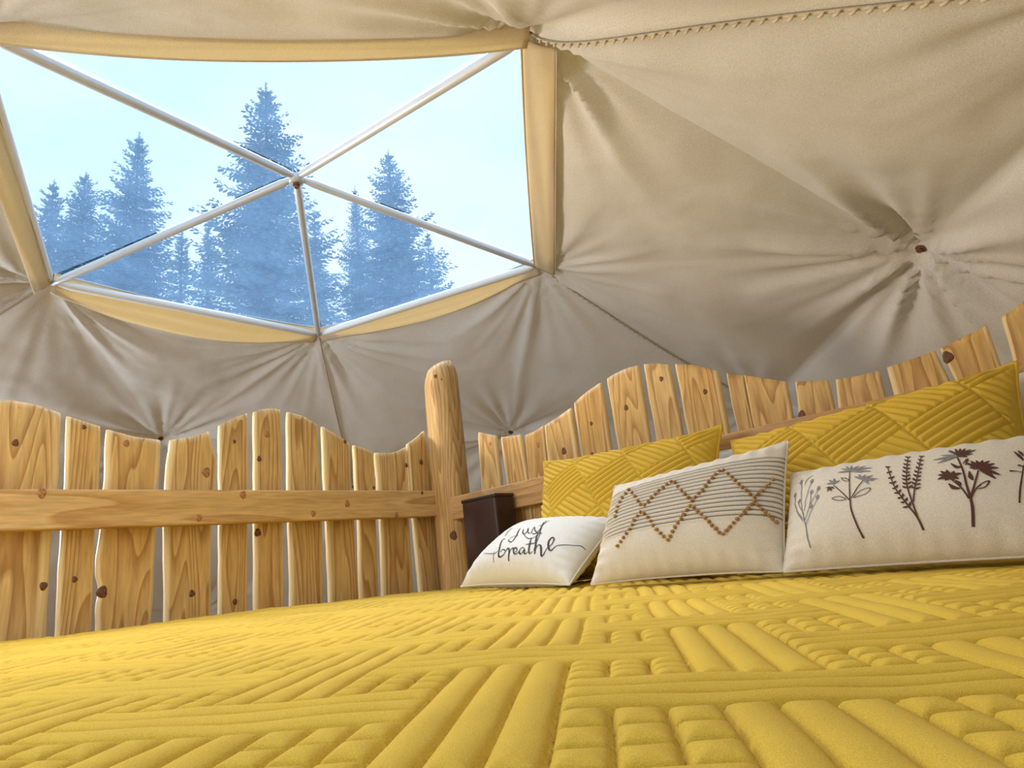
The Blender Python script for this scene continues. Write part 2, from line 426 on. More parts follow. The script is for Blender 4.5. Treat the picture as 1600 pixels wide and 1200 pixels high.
def edge_pts(a, b, n, inward):
    """a line running along the liner on the strut a-b"""
    for t in PANEL:
        if a in t and b in t and ZEN not in t:
            ia, ib = t.index(a), t.index(b); s = np.linspace(0.02, 0.98, n); W = np.zeros((n, 3)); W[:, ia] = 1 - s; W[:, ib] = s
            P = shell(*t, W); d = P - DC; return P - d / np.linalg.norm(d, axis=1)[:, None] * inward
seamset = [(PW[1], OPP[PW[1]]), (PW[2], OPP[PW[2]]), (PW[3], OPP[PW[3]]), (PW[4], OPP[PW[4]])]
for si, (a, b) in enumerate(seamset):
    P = edge_pts(a, b, 90, 0.004); m = MB(); m.tube(P, 0.0035, 5)
    if si in (0, 1):   # overcast stitches that make the two rope-like seams
        for k in range(2, 88, 2):
            d = P[k + 1] - P[k - 1]; d /= np.linalg.norm(d); nrm = P[k] - DC; nrm /= np.linalg.norm(nrm); s = np.cross(d, nrm)
            c = P[k] - nrm * 0.003; q = d * 0.009 + s * 0.006
            m.tube([c - q, c - q * .4 - nrm * .003, c + q * .4 - nrm * .003, c + q], [0.001, 0.0032, 0.0032, 0.001], 5)
    m.build('seam', M_SEAM, canvas)
for h in PW + [Q1, Q2, Q3] + [OPP[p] for p in PW]:
    p = HUB[h].copy(); nrm = (p - DC) / np.linalg.norm(p - DC); q = p + nrm * 0.028
    m = MB(); u, v = frame_of(nrm)
    for (r0, z0, z1) in ((0.014, 0.0, -0.004), (0.008, -0.004, -0.012)):
        m.tube([q + nrm * z0, q + nrm * z1], r0, 12)
    m.build('hub_bolt', M_BOLT, canvas, smooth=False)

# --------------------------------- the five-sided skylight
win = empty('window_1', tuple(HUB[ZEN])); tag(win, 'five-sided clear skylight braced by pale metal tubes meeting at a hub', 'skylight', kind='structure')
def strut_path(a, b, off, r, flat_end=0.06):
    d = b - a; L = np.linalg.norm(d); d = d / L; s = [0, flat_end * .5, flat_end, 0.5 * L, L - flat_end, L - flat_end * .5, L]
    return [a + d * x + off for x in s], [r * .55, r * .75, r, r, r, r * .75, r * .55]
Z = HUB[ZEN]
for i in range(5):
    A = HUB[PW[i]]; nrm = (A + Z) / 2 - DC; nrm /= np.linalg.norm(nrm)
    P, Rr = strut_path(Z, A, nrm * 0.012, 0.0145); m = MB().tube(P, Rr, 14)
    child(m.build('strut', M_STRUT), win)
    A2, B2, ex, o, L = WEDGE[i]
    nrm = (A2 + B2) / 2 - DC; nrm /= np.linalg.norm(nrm)
    P, Rr = strut_path(A2, B2, nrm * 0.022 + o * 0.004, 0.017); child(MB().tube(P, Rr, 12).build('edge_tube', M_FRAMEW), win)
# hub: flattened tube ends bolted through
nz_ = (Z - DC) / np.linalg.norm(Z - DC)
m = MB(); m.tube([Z - nz_ * 0.012, Z - nz_ * 0.006, Z + nz_ * 0.016, Z + nz_ * 0.02], [0.020, 0.027, 0.027, 0.018], 16); child(m.build('hub_plate', M_STRUT), win)
m = MB(); m.tube([Z - nz_ * 0.03, Z - nz_ * 0.012], 0.008, 8); m.tube([Z - nz_ * 0.02, Z - nz_ * 0.012], 0.0135, 6); child(m.build('hub_bolt', M_BOLT, smooth=False), win)
# five panes of clear vinyl, bulging slightly outward over the struts, one hem fold each
for i in range(5):
    A = HUB[PW[i]]; B = HUB[PW[(i + 1) % 5]]; up = (Z + A + B) / 3 - DC; up /= np.linalg.norm(up)
    W, F = bary(12); P = W @ np.array([Z, A, B]); o = WEDGE[i][3]
    P = P + up * 0.034 + up * (0.05 * 27 * W[:, 0] * W[:, 1] * W[:, 2] * .35)[:, None] + o * ((1 - W[:, 0]) ** 4 * 0.03)[:, None]
    child(mesh_obj('pane', P, F, M_VINYL), win)
# thin canvas bands that edge the opening
for i in range(5):
    A, B, ex, o, L = WEDGE[i]; nrm = (A + B) / 2 - DC; nrm /= np.linalg.norm(nrm); Vb = []; Fb = []; K = 10; NS = 72
    far = i in (2, 3)
    for k in range(NS + 1):
        s = k / NS; so = BANDOUT[i](s); si_ = INNER[i](s)
        e0 = 0.028 * (1 - flat(s)) if i in (0, 2, 3) else 0.0
        for j in range(K + 1):
            q = j / K; off = so + e0 + 0.006 + (si_ - so - e0 - 0.006) * q
            lift = (-0.006 + 0.046 * q ** 1.5 if far else (0.010 - 0.030 * min(1, q * 2.5) if i == 0 else -0.022 + 0.030 * q ** 1.5)) + (0.004 * math.sin(q * 16 + s * 5 + 2 * math.sin(s * 7)) * par(s) if far else 0.0015 * math.sin(q * 9 + s * 9))
            if i == 0: off += 0.022 * (1 - q) + 0.022 * q
            Vb.append(A + ex * (s * L) + o * off + nrm * lift)
    for k in range(NS):
        for j in range(K):
            a = k * (K + 1) + j; Fb.append((a, a + 1, a + K + 2, a + K + 1))
    bd = mesh_obj('canvas_band', Vb, Fb, M_TRIM); child(bd, win)
    so = bd.modifiers.new('thick', 'SOLIDIFY'); so.thickness = 0.0012
    hem = [np.array(Vb[k * (K + 1) + K]) for k in range(NS + 1)]; hm = MB().tube(hem, 0.0028, 6); child(hm.build('hem', M_SEAM), win)
    if i in (0, 1):
        ln = [np.array(Vb[k * (K + 1)]) - nrm * 0.002 for k in range(NS + 1)]; child(MB().tube(ln, 0.0018, 5).build('stitch_line', M_SEAM), win)

# --------------------------------- added clear opening behind the camera, unseen, cut to let fill light in
fill_open = empty('fill_opening', tuple(np.mean([HUB[k] for t in FILL_T for k in t], axis=0))); tag(fill_open, 'added clear triangular-paned opening low in the dome, unseen, for fill light', 'window', kind='structure')
es = set()
for t in FILL_T:
    up = (HUB[t[0]] + HUB[t[1]] + HUB[t[2]]) / 3 - DC; up /= np.linalg.norm(up)
    child(mesh_obj('pane', [HUB[k] + up * 0.03 for k in t], [(0, 1, 2)], M_VINYL, smooth=False), fill_open)
    for k in range(3): es.add(tuple(sorted((t[k], t[(k + 1) % 3]))))
for a, b in sorted(es):
    P, Rr = strut_path(HUB[a], HUB[b], np.zeros(3), 0.0145); child(MB().tube(P, Rr, 8).build('strut', M_STRUT), fill_open)

# --------------------------------- floor, foundation curb, ground outside
cx, cy = DC[0], DC[1]; rf = math.sqrt(DR ** 2 - (FLOORZ - DC[2]) ** 2)
fl = empty('floor', (cx, cy, FLOORZ)); tag(fl, 'brown plank floor under the dome', 'floor', kind='structure')
w = 0.19; k = 0
x = -rf + 0.01
while x < rf - 0.05:
    xm = x + w / 2; hl = math.sqrt(max(0.01, (rf - 0.02) ** 2 - max(abs(x), abs(x + w)) ** 2))
    V, F = rbox(0, 0, 0, w - 0.004, 2 * hl, 0.03, 0.002, 1)
    pb = mesh_obj('floor_board', V, F, M_FLOOR, fl, smooth=False); pb.location = (xm, 0, -0.017)
    x += w; k += 1
m = MB(); n = 90
for (r0, z0, r1, z1) in ((rf + 0.02, FLOORZ - 0.04, rf + 0.02, FLOORZ - 0.05),):
    ring = [(cx + (rf + 0.03) * math.cos(2 * math.pi * q / n), cy + (rf + 0.03) * math.sin(2 * math.pi * q / n)) for q in range(n)]
V = []; F = []
for q in range(n):
    c, s = math.cos(2 * math.pi * q / n), math.sin(2 * math.pi * q / n)
    for rr_, zz in ((rf - 0.02, FLOORZ - 0.04), (rf + 0.10, FLOORZ - 0.04), (rf + 0.10, FLOORZ - 0.30), (rf - 0.02, FLOORZ - 0.30)):
        V.append((cx + rr_ * c, cy + rr_ * s, zz))
for q in range(n):
    a = q * 4; b = ((q + 1) % n) * 4
    for e in range(4): F.append((a + e, a + (e + 1) % 4, b + (e + 1) % 4, b + e))
curb = mesh_obj('trim_1', V, F, M_FRAMEW, smooth=False); tag(curb, 'white curb ring under the dome', 'curb', kind='structure')
# a hem fold that rings the liner a little above mattress height
V, F = [], []
def ringband(zc, hh, inset):
    V = []; F = []
    n = 200
    for q in range(n):
        a = 2 * math.pi * q / n; wv = 0.012 * math.sin(a * 23) + 0.008 * math.sin(a * 41 + 1)
        for j in range(5):
            z = zc + hh * (j / 4 - .5); r = math.sqrt(DR ** 2 - (z - DC[2]) ** 2) - inset - wv * 0.6 - 0.012 * math.sin(math.pi * j / 4)
            r *= 0.985
            V.append((cx + r * math.cos(a), cy + r * math.sin(a), z + wv * .5))
    for q in range(n):
        for j in range(4):
            a = q * 5 + j; b = ((q + 1) % n) * 5 + j; F.append((a, b, b + 1, a + 1))
    return V, F
GND = -2.0
gv = []; gf = []; n = 60
for i in range(n + 1):
    for j in range(n + 1):
        X = -40 + 80 * i / n; Y = -40 + 80 * j / n; gv.append((X, Y, GND + 0.4 * noise.noise(Vector((X * .15, Y * .15, 0)))))
for i in range(n):
    for j in range(n):
        a = i * (n + 1) + j; gf.append((a, a + n + 1, a + n + 2, a + 1))
gr = mesh_obj('ground', gv, gf, M_GROUND); tag(gr, 'mossy forest ground around the dome', 'ground', kind='structure')
# deck carrying the dome
V, F = tube([(cx, cy, FLOORZ - 0.31), (cx, cy, FLOORZ - 0.42)], rf + 0.35, 48); dk = mesh_obj('deck', V, F, M_FLOOR, smooth=False); tag(dk, 'round timber deck that carries the dome', 'deck', kind='structure')
for q in range(8):
    a = q * math.pi / 4; V, F = tube([(cx + 2.6 * math.cos(a), cy + 2.6 * math.sin(a), FLOORZ - 0.42), (cx + 2.6 * math.cos(a), cy + 2.6 * math.sin(a), GND - 0.5)], 0.09, 10)
    mesh_obj('deck_post', V, F, M_BARK, dk)

# ------------------------------------------------------------------ pillow shapes
def bedz(x, y):
    """top of the mattress: a little lower under the photographer, rising towards the side rail"""
    return -0.079 + 0.0365 * (1.735 - x) - 0.020 * (y + 1.54) * np.maximum(0, 1 - x / 1.7)
PIL = {
 'sham_left':  dict(c=[(0.625, -0.270, -0.062), (1.125, -0.270, -0.068), (1.118, -0.115, 0.254), (0.582, -0.120, 0.270)], T=0.072, b=(0.06, 0.10)),
 'sham_right': dict(c=[(1.155, -0.270, -0.070), (1.660, -0.275, -0.072), (1.672, -0.120, 0.240), (1.134, -0.120, 0.212)], T=0.074, b=(0.05, 0.09)),
 'breathe':    dict(c=[(0.420, -0.330, -0.038), (0.868, -0.440, -0.052), (0.905, -0.270, 0.075), (0.560, -0.210, 0.105)], T=0.066, b=(0.035, 0.06)),
 'boho':       dict(c=[(0.945, -0.470, -0.054), (1.318, -0.450, -0.060), (1.325, -0.320, 0.160), (0.962, -0.360, 0.136)], T=0.050, b=(0.03, 0.045)),
 'flower':     dict(c=[(1.318, -0.460, -0.060), (1.700, -0.460, -0.068), (1.730, -0.330, 0.092), (1.322, -0.335, 0.100)], T=0.048, b=(0.015, 0.025)),
 'white_left': dict(c=[(0.80, -0.150, -0.045), (1.30, -0.150, -0.050), (1.34, -0.060, 0.205), (0.80, -0.060, 0.205)], T=0.022, b=(0.02, 0.03)),
 'white_right': dict(c=[(1.36, -0.160, -0.055), (1.84, -0.160, -0.055), (1.87, -0.070, 0.250), (1.38, -0.060, 0.200)], T=0.030, b=(0.02, 0.03)),
}
def pil_pos(P, u, v, side=1.0, extra=0.0):
    BL, BR, TR, TL = [np.array(q) for q in P['c']]
    bx, by = P['b']
    u = np.asarray(u, float); v = np.asarray(v, float)
    au, av = np.abs(u), np.abs(v)
    u2 = u * (1 - bx * (1 - av ** 2.5) * au ** 3); v2 = v * (1 - by * (1 - au ** 2.5) * av ** 3)
    a = ((u2 + 1) / 2)[..., None]; b = ((v2 + 1) / 2)[..., None]
    mid = (BL * (1 - a) + BR * a) * (1 - b) + (TL * (1 - a) + TR * a) * b
    n = np.cross(BR - BL, TL - BL); n = n / np.linalg.norm(n)
    prof = np.clip((1 - au ** 2.6) * (1 - av ** 2.6), 0, 1) ** 0.55
    h = P['T'] * prof * (1 - 0.14 * v)
    # gathers running in from the seams and corners
    g = 0.0022 * np.sin(u * 37 + 3 * v) * np.exp(-((1 - av) / 0.22) ** 2) + 0.0018 * np.sin(v * 29 + 2 * u) * np.exp(-((1 - au) / 0.18) ** 2)
    g = g * np.clip(prof * 3, 0, 1)
    return mid + n * (side * (h + g) + (extra * np.clip(prof * 8, 0.1, 1) if np.ndim(extra) else extra))[..., None]

# ------------------------------------------------------------------ quilting pattern: strips, three-row bands and small blocks, in the weave direction of the quilt
def quilt_h(s, t):
    """s, t in strip widths -> relief 0..1 (0 on a stitch line)"""
    s = np.mod(s, 12.0); t = np.mod(t, 12.0)
    def ctype(i, j):
        i = np.mod(i, 12); j = np.mod(j, 12)      # i: row along s, j: column along t
        va = (j >= 9); vb = (j >= 3) & (j < 6); B = ~(va | vb)
        r = np.zeros(i.shape, int)                 # 0 strips, 1 rows, 2 blocks
        r[va & (i < 3)] = 1
        r[vb & (i >= 6) & (i < 9)] = 1
        r[B & ((i < 3) | ((i >= 6) & (i < 9)))] = 1
        r[B & (((i >= 3) & (i < 6)) | (i >= 9))] = 2
        return r
    i = np.floor(s).astype(int); j = np.floor(t).astype(int); fs = s - i; ft = t - j
    T = ctype(i, j)
    di = np.where(fs < .5, -1, 1); dj = np.where(ft < .5, -1, 1)
    ds = np.minimum(fs, 1 - fs); dt = np.minimum(ft, 1 - ft)
    ds = np.where((T == 0) & (ctype(i + di, j) == 0), 9, ds)
    dt = np.where((T == 1) & (ctype(i, j + dj) == 1), 9, dt)
    d = np.minimum(ds, dt)
    groove = np.exp(-(d / 0.045) ** 2)
    puff = 1 - np.exp(-(d / 0.20) ** 1.25)
    return 0.80 * puff - 0.75 * groove
def sham_h(a, b):
    """bands of parallel channels that cross like a loose plait"""
    ang = math.radians(33)
    p = a * math.cos(ang) + b * math.sin(ang); q = -a * math.sin(ang) + b * math.cos(ang)
    p2 = a * math.cos(-ang) + b * math.sin(-ang); q2 = -a * math.sin(-ang) + b * math.cos(-ang)
    W = 0.0150
    A = np.mod(np.floor(p / (W * 8)) + np.floor(q / (W * 6)), 2) < 1
    x = np.where(A, q, q2) / W; f = np.abs(np.mod(x, 1) - .5) * 2; d = (1 - f) / 2
    e1 = np.abs(np.mod(p / (W * 8) + .5, 1) - .5) * 8; e2 = np.abs(np.mod(q / (W * 6) + .5, 1) - .5) * 6
    d = np.minimum(d, np.minimum(e1, e2))
    return 0.85 * (1 - np.exp(-(d / 0.25) ** 1.5)) - 0.4 * np.exp(-(d / 0.07) ** 2)

# ------------------------------------------------------------------ the quilt on the bed
BX0, BX1, BY0, BY1 = 0.035, 1.96, -2.06, -0.035
def axis(spans):
    out = []
    for a, b, st in spans: out.extend(np.arange(a, b, st).tolist())
    out.append(spans[-1][1]); return np.array(out)
ax = axis([(BX0, 0.16, 0.004), (0.16, 0.9, 0.0042), (0.9, 1.15, 0.003), (1.15, 1.75, 0.0019), (1.75, BX1, 0.006)])
ay = axis([(BY0, -1.56, 0.012), (-1.56, -0.95, 0.0019), (-0.95, -0.35, 0.0034), (-0.35, BY1, 0.008)])
X, Y = np.meshgrid(ax, ay, indexing='ij')
Rr = 0.07
def roll(d): d = np.clip(d, 0, Rr); return -Rr + np.sqrt(np.maximum(Rr ** 2 - (Rr - d) ** 2, 0))
ZB = bedz(X, Y) - 0.001 + roll(X - BX0) * 0.62 + roll(BX1 - X) + roll(Y - BY0) + roll(BY1 - Y) * 0.3
qa = math.radians(124.7); UW = 0.0262
S = ((X - CAM[0]) * math.cos(qa) + (Y - CAM[1]) * math.sin(qa)); Tt = ((X - CAM[0]) * math.sin(qa) - (Y - CAM[1]) * math.cos(qa))
wob = lambda x, y, f, sd: np.sin(x * f + 1.3 * np.sin(y * f * .7 + sd)) * np.sin(y * f * .9 + sd)
Sw = S + 0.0022 * wob(X, Y, 19, 1.0); Tw = Tt + 0.0022 * wob(Y, X, 17, 2.0)
rowpos = np.interp(Sw, [-0.124, 0.19, 0.27, 0.357, 0.428, 0.4875, 3.6315], [-24, -12, -9, -6, -3, 0, 120])
H = quilt_h(rowpos, (Tw + 0.0365) / UW)
ZB = ZB + 0.0056 * H + 0.0035 * wob(X, Y, 8.0, .4) + 0.0010 * wob(X + Y, Y - X, 42, 3) * np.clip(H, 0, 1) - 0.004
# stitches: little dimples spaced along the grooves
ZB -= 0.0013 * np.clip(-H * 2.0, 0, 1) * (0.5 + 0.5 * np.sin((Sw + Tw) * 2 * np.pi / 0.0075) * 1.0)
nx, ny = X.shape
V = np.stack([X, Y, ZB], -1).reshape(-1, 3)
I = np.arange(nx * ny).reshape(nx, ny)
F = np.stack([I[:-1, :-1], I[1:, :-1], I[1:, 1:], I[:-1, 1:]], -1).reshape(-1, 4)
# hanging drop on all four sides
b = np.concatenate([I[:, 0], I[-1, 1:], I[-2::-1, -1], I[0, -2:0:-1]])
rows = [V[b]]; base = len(V); extra = []; prev = b
for k, dz in enumerate((0.05, 0.16, 0.28)):
    q = V[b].copy(); q[:, 2] = q[:, 2] - dz; ctr = np.array([(BX0 + BX1) / 2, (BY0 + BY1) / 2]); 
    extra.append(q); cur = np.arange(len(b)) + base + k * len(b)
    n2 = np.stack([prev, cur, np.roll(cur, -1), np.roll(prev, -1)], -1); F = np.concatenate([F, n2[:, ::-1] if False else n2]); prev = cur
V = np.concatenate([V] + extra)
quilt = mesh_obj('quilt', V, F, M_QUILT)
rebase(quilt, (1.0, -1.05, float(bedz(1.0, -1.05))))
tag(quilt, 'mustard yellow quilted bedspread covering the whole bed', 'bedspread')

# mattress below it
V, F = rbox(0, 0, 0, BX1 - BX0 - 0.04, BY1 - BY0 - 0.04, 0.26, 0.05, 4)
V = [np.array((q[0] + 1.0, q[1] - 1.05, q[2] - 0.155 + (float(bedz(q[0] + 1.0, q[1] - 1.05)) - 0.055))) for q in V]
mt = mesh_obj('mattress', V, F, M_WHITE); rebase(mt, (1.0, -1.05, -0.33)); tag(mt, 'thick white mattress hidden under the mustard bedspread', 'mattress')

# ------------------------------------------------------------------ log bed with a plank headboard and a plank side railing
bed = empty('log_bed', (0.0, 0.0, FLOORZ)); tag(bed, 'rustic cedar bed with live-edge plank headboard, side railing and peeled log post', 'bed')
def board(left, right, top, front, axis_, zbot, thick=0.02, seed=0):
    """live-edge board between two outline curves given as (position, height), top to bottom"""
    rg = random.Random(seed)
    L = np.array(left); Rr_ = np.array(right)
    L = np.vstack([L, [L[-1][0] + (rg.uniform(-.004, .004)), zbot]]); Rr_ = np.vstack([Rr_, [Rr_[-1][0] + rg.uniform(-.004, .004), zbot]])
    tp = sorted([tuple(L[0])] + list(top) + [tuple(Rr_[0])]); tx = [q[0] for q in tp]; tz = [q[1] for q in tp]
    nr, ncol = 56, 8; ca = [0, .02, .07, .25, .5, .75, .93, .98, 1.0]
    V = []; UV = []; ph = rg.uniform(0, 50)
    for sgn in (0, 1):
        for r in range(nr + 1):
            f = r / nr
            for c in range(ncol + 1):
                q = ca[c]
                xt = tx[0] + (tx[-1] - tx[0]) * q; zt = np.interp(xt, tx, tz)
                z = zt + (zbot - zt) * f
                l = np.interp(-z, -L[:, 1], L[:, 0]) + 0.0022 * noise.noise(Vector((z * 14, ph, 0))); rr_ = np.interp(-z, -Rr_[:, 1], Rr_[:, 0]) + 0.0022 * noise.noise(Vector((z * 14, ph + 9, 0)))
                a = l + (rr_ - l) * q
                bev = 0.004 * (1 if c in (0, ncol) else 0) + 0.001 * (1 if c in (1, ncol - 1) else 0) + (0.003 if r == 0 else 0)
                dep = front - bev if sgn == 0 else front - thick + bev
                if sgn == 0: dep += 0.0008 * noise.noise(Vector((a * 30, z * 4, ph)))
                V.append((dep, a, z) if axis_ == 'Y' else (a, -dep, z)); UV.append((q, f))
    n1 = (nr + 1) * (ncol + 1); F = []
    idx = lambda s, r, c: s * n1 + r * (ncol + 1) + c
    for r in range(nr):
        for c in range(ncol):
            F.append((idx(0, r, c), idx(0, r + 1, c), idx(0, r + 1, c + 1), idx(0, r, c + 1)))
            F.append((idx(1, r, c), idx(1, r, c + 1), idx(1, r + 1, c + 1), idx(1, r + 1, c)))
        F.append((idx(0, r, 0), idx(1, r, 0), idx(1, r + 1, 0), idx(0, r + 1, 0)))
        F.append((idx(0, r, ncol), idx(0, r + 1, ncol), idx(1, r + 1, ncol), idx(1, r, ncol)))
    for c in range(ncol):
        F.append((idx(0, 0, c), idx(0, 0, c + 1), idx(1, 0, c + 1), idx(1, 0, c)))
        F.append((idx(0, nr, c), idx(1, nr, c), idx(1, nr, c + 1), idx(0, nr, c + 1)))
    if axis_ == 'X': F = [f[::-1] for f in F]
    o = mesh_obj('plank', V, F, M_BOARD, None, uv=UV)
    me = o.data
    rebase(o, (front - thick / 2, float(np.mean(L[:, 0]) / 2 + np.mean(Rr_[:, 0]) / 2), zbot) if axis_ == 'Y' else (float(np.mean(L[:, 0]) / 2 + np.mean(Rr_[:, 0]) / 2), -(front - thick / 2), zbot))
    child(o, bed); return o
def knot(board_obj, pos, r, normal, pale=False):
    """one grown-in knot, slightly proud, oval along the grain"""
    m = MB(); pos = np.array(pos, float); nv = np.array(normal, float); u, v = frame_of(nv)
    if abs(v[2]) < abs(u[2]): u, v = v, u
    V = [pos + nv * 0.0014]; F = []; K = 12
    for ring, (rr_, hh) in enumerate(((0.5, 0.0013), (0.85, 0.0010), (1.0, -0.001))):
        for k in range(K):
            a = 2 * math.pi * k / K; w_ = 1 + 0.12 * math.sin(3 * a + pos[2] * 90) ; V.append(pos + (u * math.cos(a) * r * rr_ + v * math.sin(a) * r * 1.25 * rr_) * w_ + nv * hh)
    for k in range(K): F.append((0, 1 + k, 1 + (k + 1) % K))
    for g in range(2):
        for k in range(K):
            a = 1 + g * K + k; b_ = 1 + g * K + (k + 1) % K; F.append((a, a + K, b_ + K, b_))
    o = mesh_obj('knot', V, F, M_KNOTP if pale else M_KNOT); rebase(o, pos); child(o, board_obj); return o

LB=[
([(-1.337,0.461),(-1.327,0.295),(-1.324,0.206),(-1.319,-0.001)],[(-1.136,0.472),(-1.133,0.298),(-1.138,0.198),(-1.135,-0.029)],[(-1.256,0.493),(-1.221,0.495),(-1.184,0.488)]) ,
([(-1.124,0.466),(-1.118,0.298),(-1.119,0.198),(-1.116,-0.026)],[(-1.053,0.446),(-1.049,0.298),(-1.052,0.195),(-1.048,-0.032)],[]) ,
([(-1.038,0.44),(-1.037,0.298),(-1.039,0.194),(-1.045,0.131),(-1.043,0.087),(-1.035,0.058),(-1.041,0.016),(-1.037,-0.025)],[(-0.913,0.42),(-0.915,0.296),(-0.918,0.19),(-0.921,-0.034)],[(-0.977,0.425)]) ,
([(-0.889,0.422),(-0.894,0.36),(-0.897,0.295),(-0.897,0.189),(-0.889,-0.036)],[(-0.789,0.453),(-0.78,0.414),(-0.766,0.373),(-0.767,0.343),(-0.772,0.294),(-0.78,0.184),(-0.779,-0.042)],[(-0.835,0.434)]) ,
([(-0.761,0.472),(-0.757,0.294),(-0.758,0.183),(-0.756,-0.04)],[(-0.678,0.515),(-0.677,0.294),(-0.681,0.196),(-0.682,-0.041)],[(-0.721,0.496)]) ,
([(-0.658,0.521),(-0.658,0.294),(-0.659,0.197),(-0.661,-0.041)],[(-0.575,0.535),(-0.576,0.293),(-0.574,0.194),(-0.577,-0.041)],[(-0.63,0.533),(-0.598,0.537)]) ,
([(-0.552,0.531),(-0.556,0.293),(-0.554,0.194),(-0.554,-0.044)],[(-0.45,0.499),(-0.449,0.294),(-0.446,0.194),(-0.452,-0.051)],[(-0.499,0.522)]) ,
([(-0.434,0.494),(-0.433,0.294),(-0.429,0.193),(-0.428,-0.05)],[(-0.335,0.445),(-0.338,0.292),(-0.332,0.19),(-0.328,-0.053)],[(-0.386,0.472)]) ,
([(-0.318,0.44),(-0.317,0.292),(-0.313,0.19),(-0.32,-0.05)],[(-0.245,0.422),(-0.244,0.292),(-0.249,0.192),(-0.254,-0.054)],[]) ,
([(-0.233,0.418),(-0.231,0.293),(-0.228,0.191),(-0.236,-0.052)],[(-0.099,0.445),(-0.102,0.289),(-0.111,0.192),(-0.115,-0.055)],[(-0.188,0.418),(-0.146,0.424)]) ,
([(-0.093,0.455),(-0.096,0.289),(-0.091,0.192),(-0.084,-0.051)],[(-0.011,0.51),(0.013,0.331),(0.016,0.189),(0.022,-0.045)],[(-0.05,0.481)]) ,
]
RB=[
([(0.213,0.448),(0.203,0.273)],[(0.291,0.418),(0.289,0.269)],[]) ,
([(0.313,0.408),(0.318,0.27)],[(0.4,0.398),(0.407,0.269)],[]) ,
([(0.419,0.392),(0.415,0.267)],[(0.496,0.405),(0.491,0.266)],[(0.46,0.395)]) ,
([(0.501,0.404),(0.498,0.29)],[(0.613,0.434),(0.612,0.263)],[(0.558,0.417)]) ,
([(0.625,0.443),(0.628,0.262)],[(0.731,0.481),(0.729,0.255)],[(0.664,0.462)]) ,
([(0.752,0.485),(0.756,0.259)],[(0.861,0.494),(0.857,0.257)],[(0.785,0.493),(0.825,0.497)]) ,
([(0.879,0.492),(0.879,0.257)],[(0.953,0.47),(0.955,0.255)],[(0.914,0.485)]) ,
([(0.972,0.466),(0.972,0.26)],[(1.082,0.414),(1.079,0.248)],[(1.028,0.446)]) ,
([(1.104,0.401),(1.103,0.253)],[(1.144,0.384),(1.142,0.252)],[]) ,
([(1.147,0.384),(1.145,0.251)],[(1.242,0.341),(1.238,0.251)],[]) ,
([(1.262,0.335),(1.252,0.248)],[(1.331,0.319),(1.329,0.25)],[]) ,
([(1.347,0.316),(1.34,0.248)],[(1.436,0.311),(1.434,0.246)],[(1.394,0.311)]) ,
([(1.453,0.313),(1.45,0.244)],[(1.544,0.322),(1.553,0.253)],[(1.502,0.317)]) ,
([(1.553,0.323),(1.564,0.253)],[(1.64,0.345),(1.641,0.264)],[(1.599,0.335)]) ,
([(1.666,0.352),(1.662,0.255)],[(1.748,0.376),(1.735,0.259)],[(1.708,0.372)]) ,
]
LKN = [(0,-1.221,0.394,0.012,0),(0,-1.147,0.075,0.013,0),(1,-1.089,0.441,0.008,0),(1,-1.088,0.084,0.01,0),(2,-0.995,0.406,0.013,1),(2,-1.031,0.05,0.019,0),(3,-0.797,0.337,0.02,1),(3,-0.828,0.025,0.013,0),(4,-0.719,0.427,0.008,0),(4,-0.717,-0.008,0.011,0),(5,-0.621,0.454,0.014,1),(5,-0.646,0.38,0.012,0),(5,-0.652,0.17,0.016,0),(7,-0.354,0.448,0.009,0),(8,-0.251,0.299,0.008,0),(9,-0.108,0.378,0.011,0),(10,-0.04,0.392,0.014,0)]
RKN = [(0,0.267,0.395,0.01,1),(2,0.471,0.35,0.013,1),(3,0.567,0.31,0.016,0),(4,0.68,0.369,0.009,0),(4,0.667,0.282,0.008,0),(5,0.804,0.386,0.012,0),(6,0.927,0.436,0.01,0),(7,1.042,0.369,0.01,0),(10,1.261,0.255,0.014,0),(13,1.564,0.302,0.017,0)]
LFRONT = -0.045
left_b = [board(l, r, t, LFRONT, 'Y', -0.42, seed=i) for i, (l, r, t) in enumerate(LB)]
# the railing runs on towards the foot of the bed, outside the picture
for k in range(5):
    y1 = -1.350 - k * 0.155; zt = [0.44, 0.40, 0.43, 0.50, 0.52][k]
    left_b.append(board([(y1 - 0.135, zt + .01)], [(y1, zt)], [], LFRONT, 'Y', -0.42, seed=70 + k))
right_b = [board(l, r, t, 0.0, 'X', -0.42, seed=30 + i) for i, (l, r, t) in enumerate(RB)]
right_b.append(board([(1.772, 0.385)], [(1.90, 0.44)], [(1.84, 0.41)], 0.0, 'X', -0.42, seed=60))
right_b.append(board([(1.915, 0.445)], [(2.0, 0.46)], [], 0.0, 'X', -0.42, seed=61))
for (bi, y, z, r, p) in LKN: knot(left_b[bi], (LFRONT, y, z), r * .62, (1, 0, 0), p)
for (bi, x, z, r, p) in RKN: knot(right_b[bi], (x, 0.0, z), r * .62, (0, -1, 0), p)

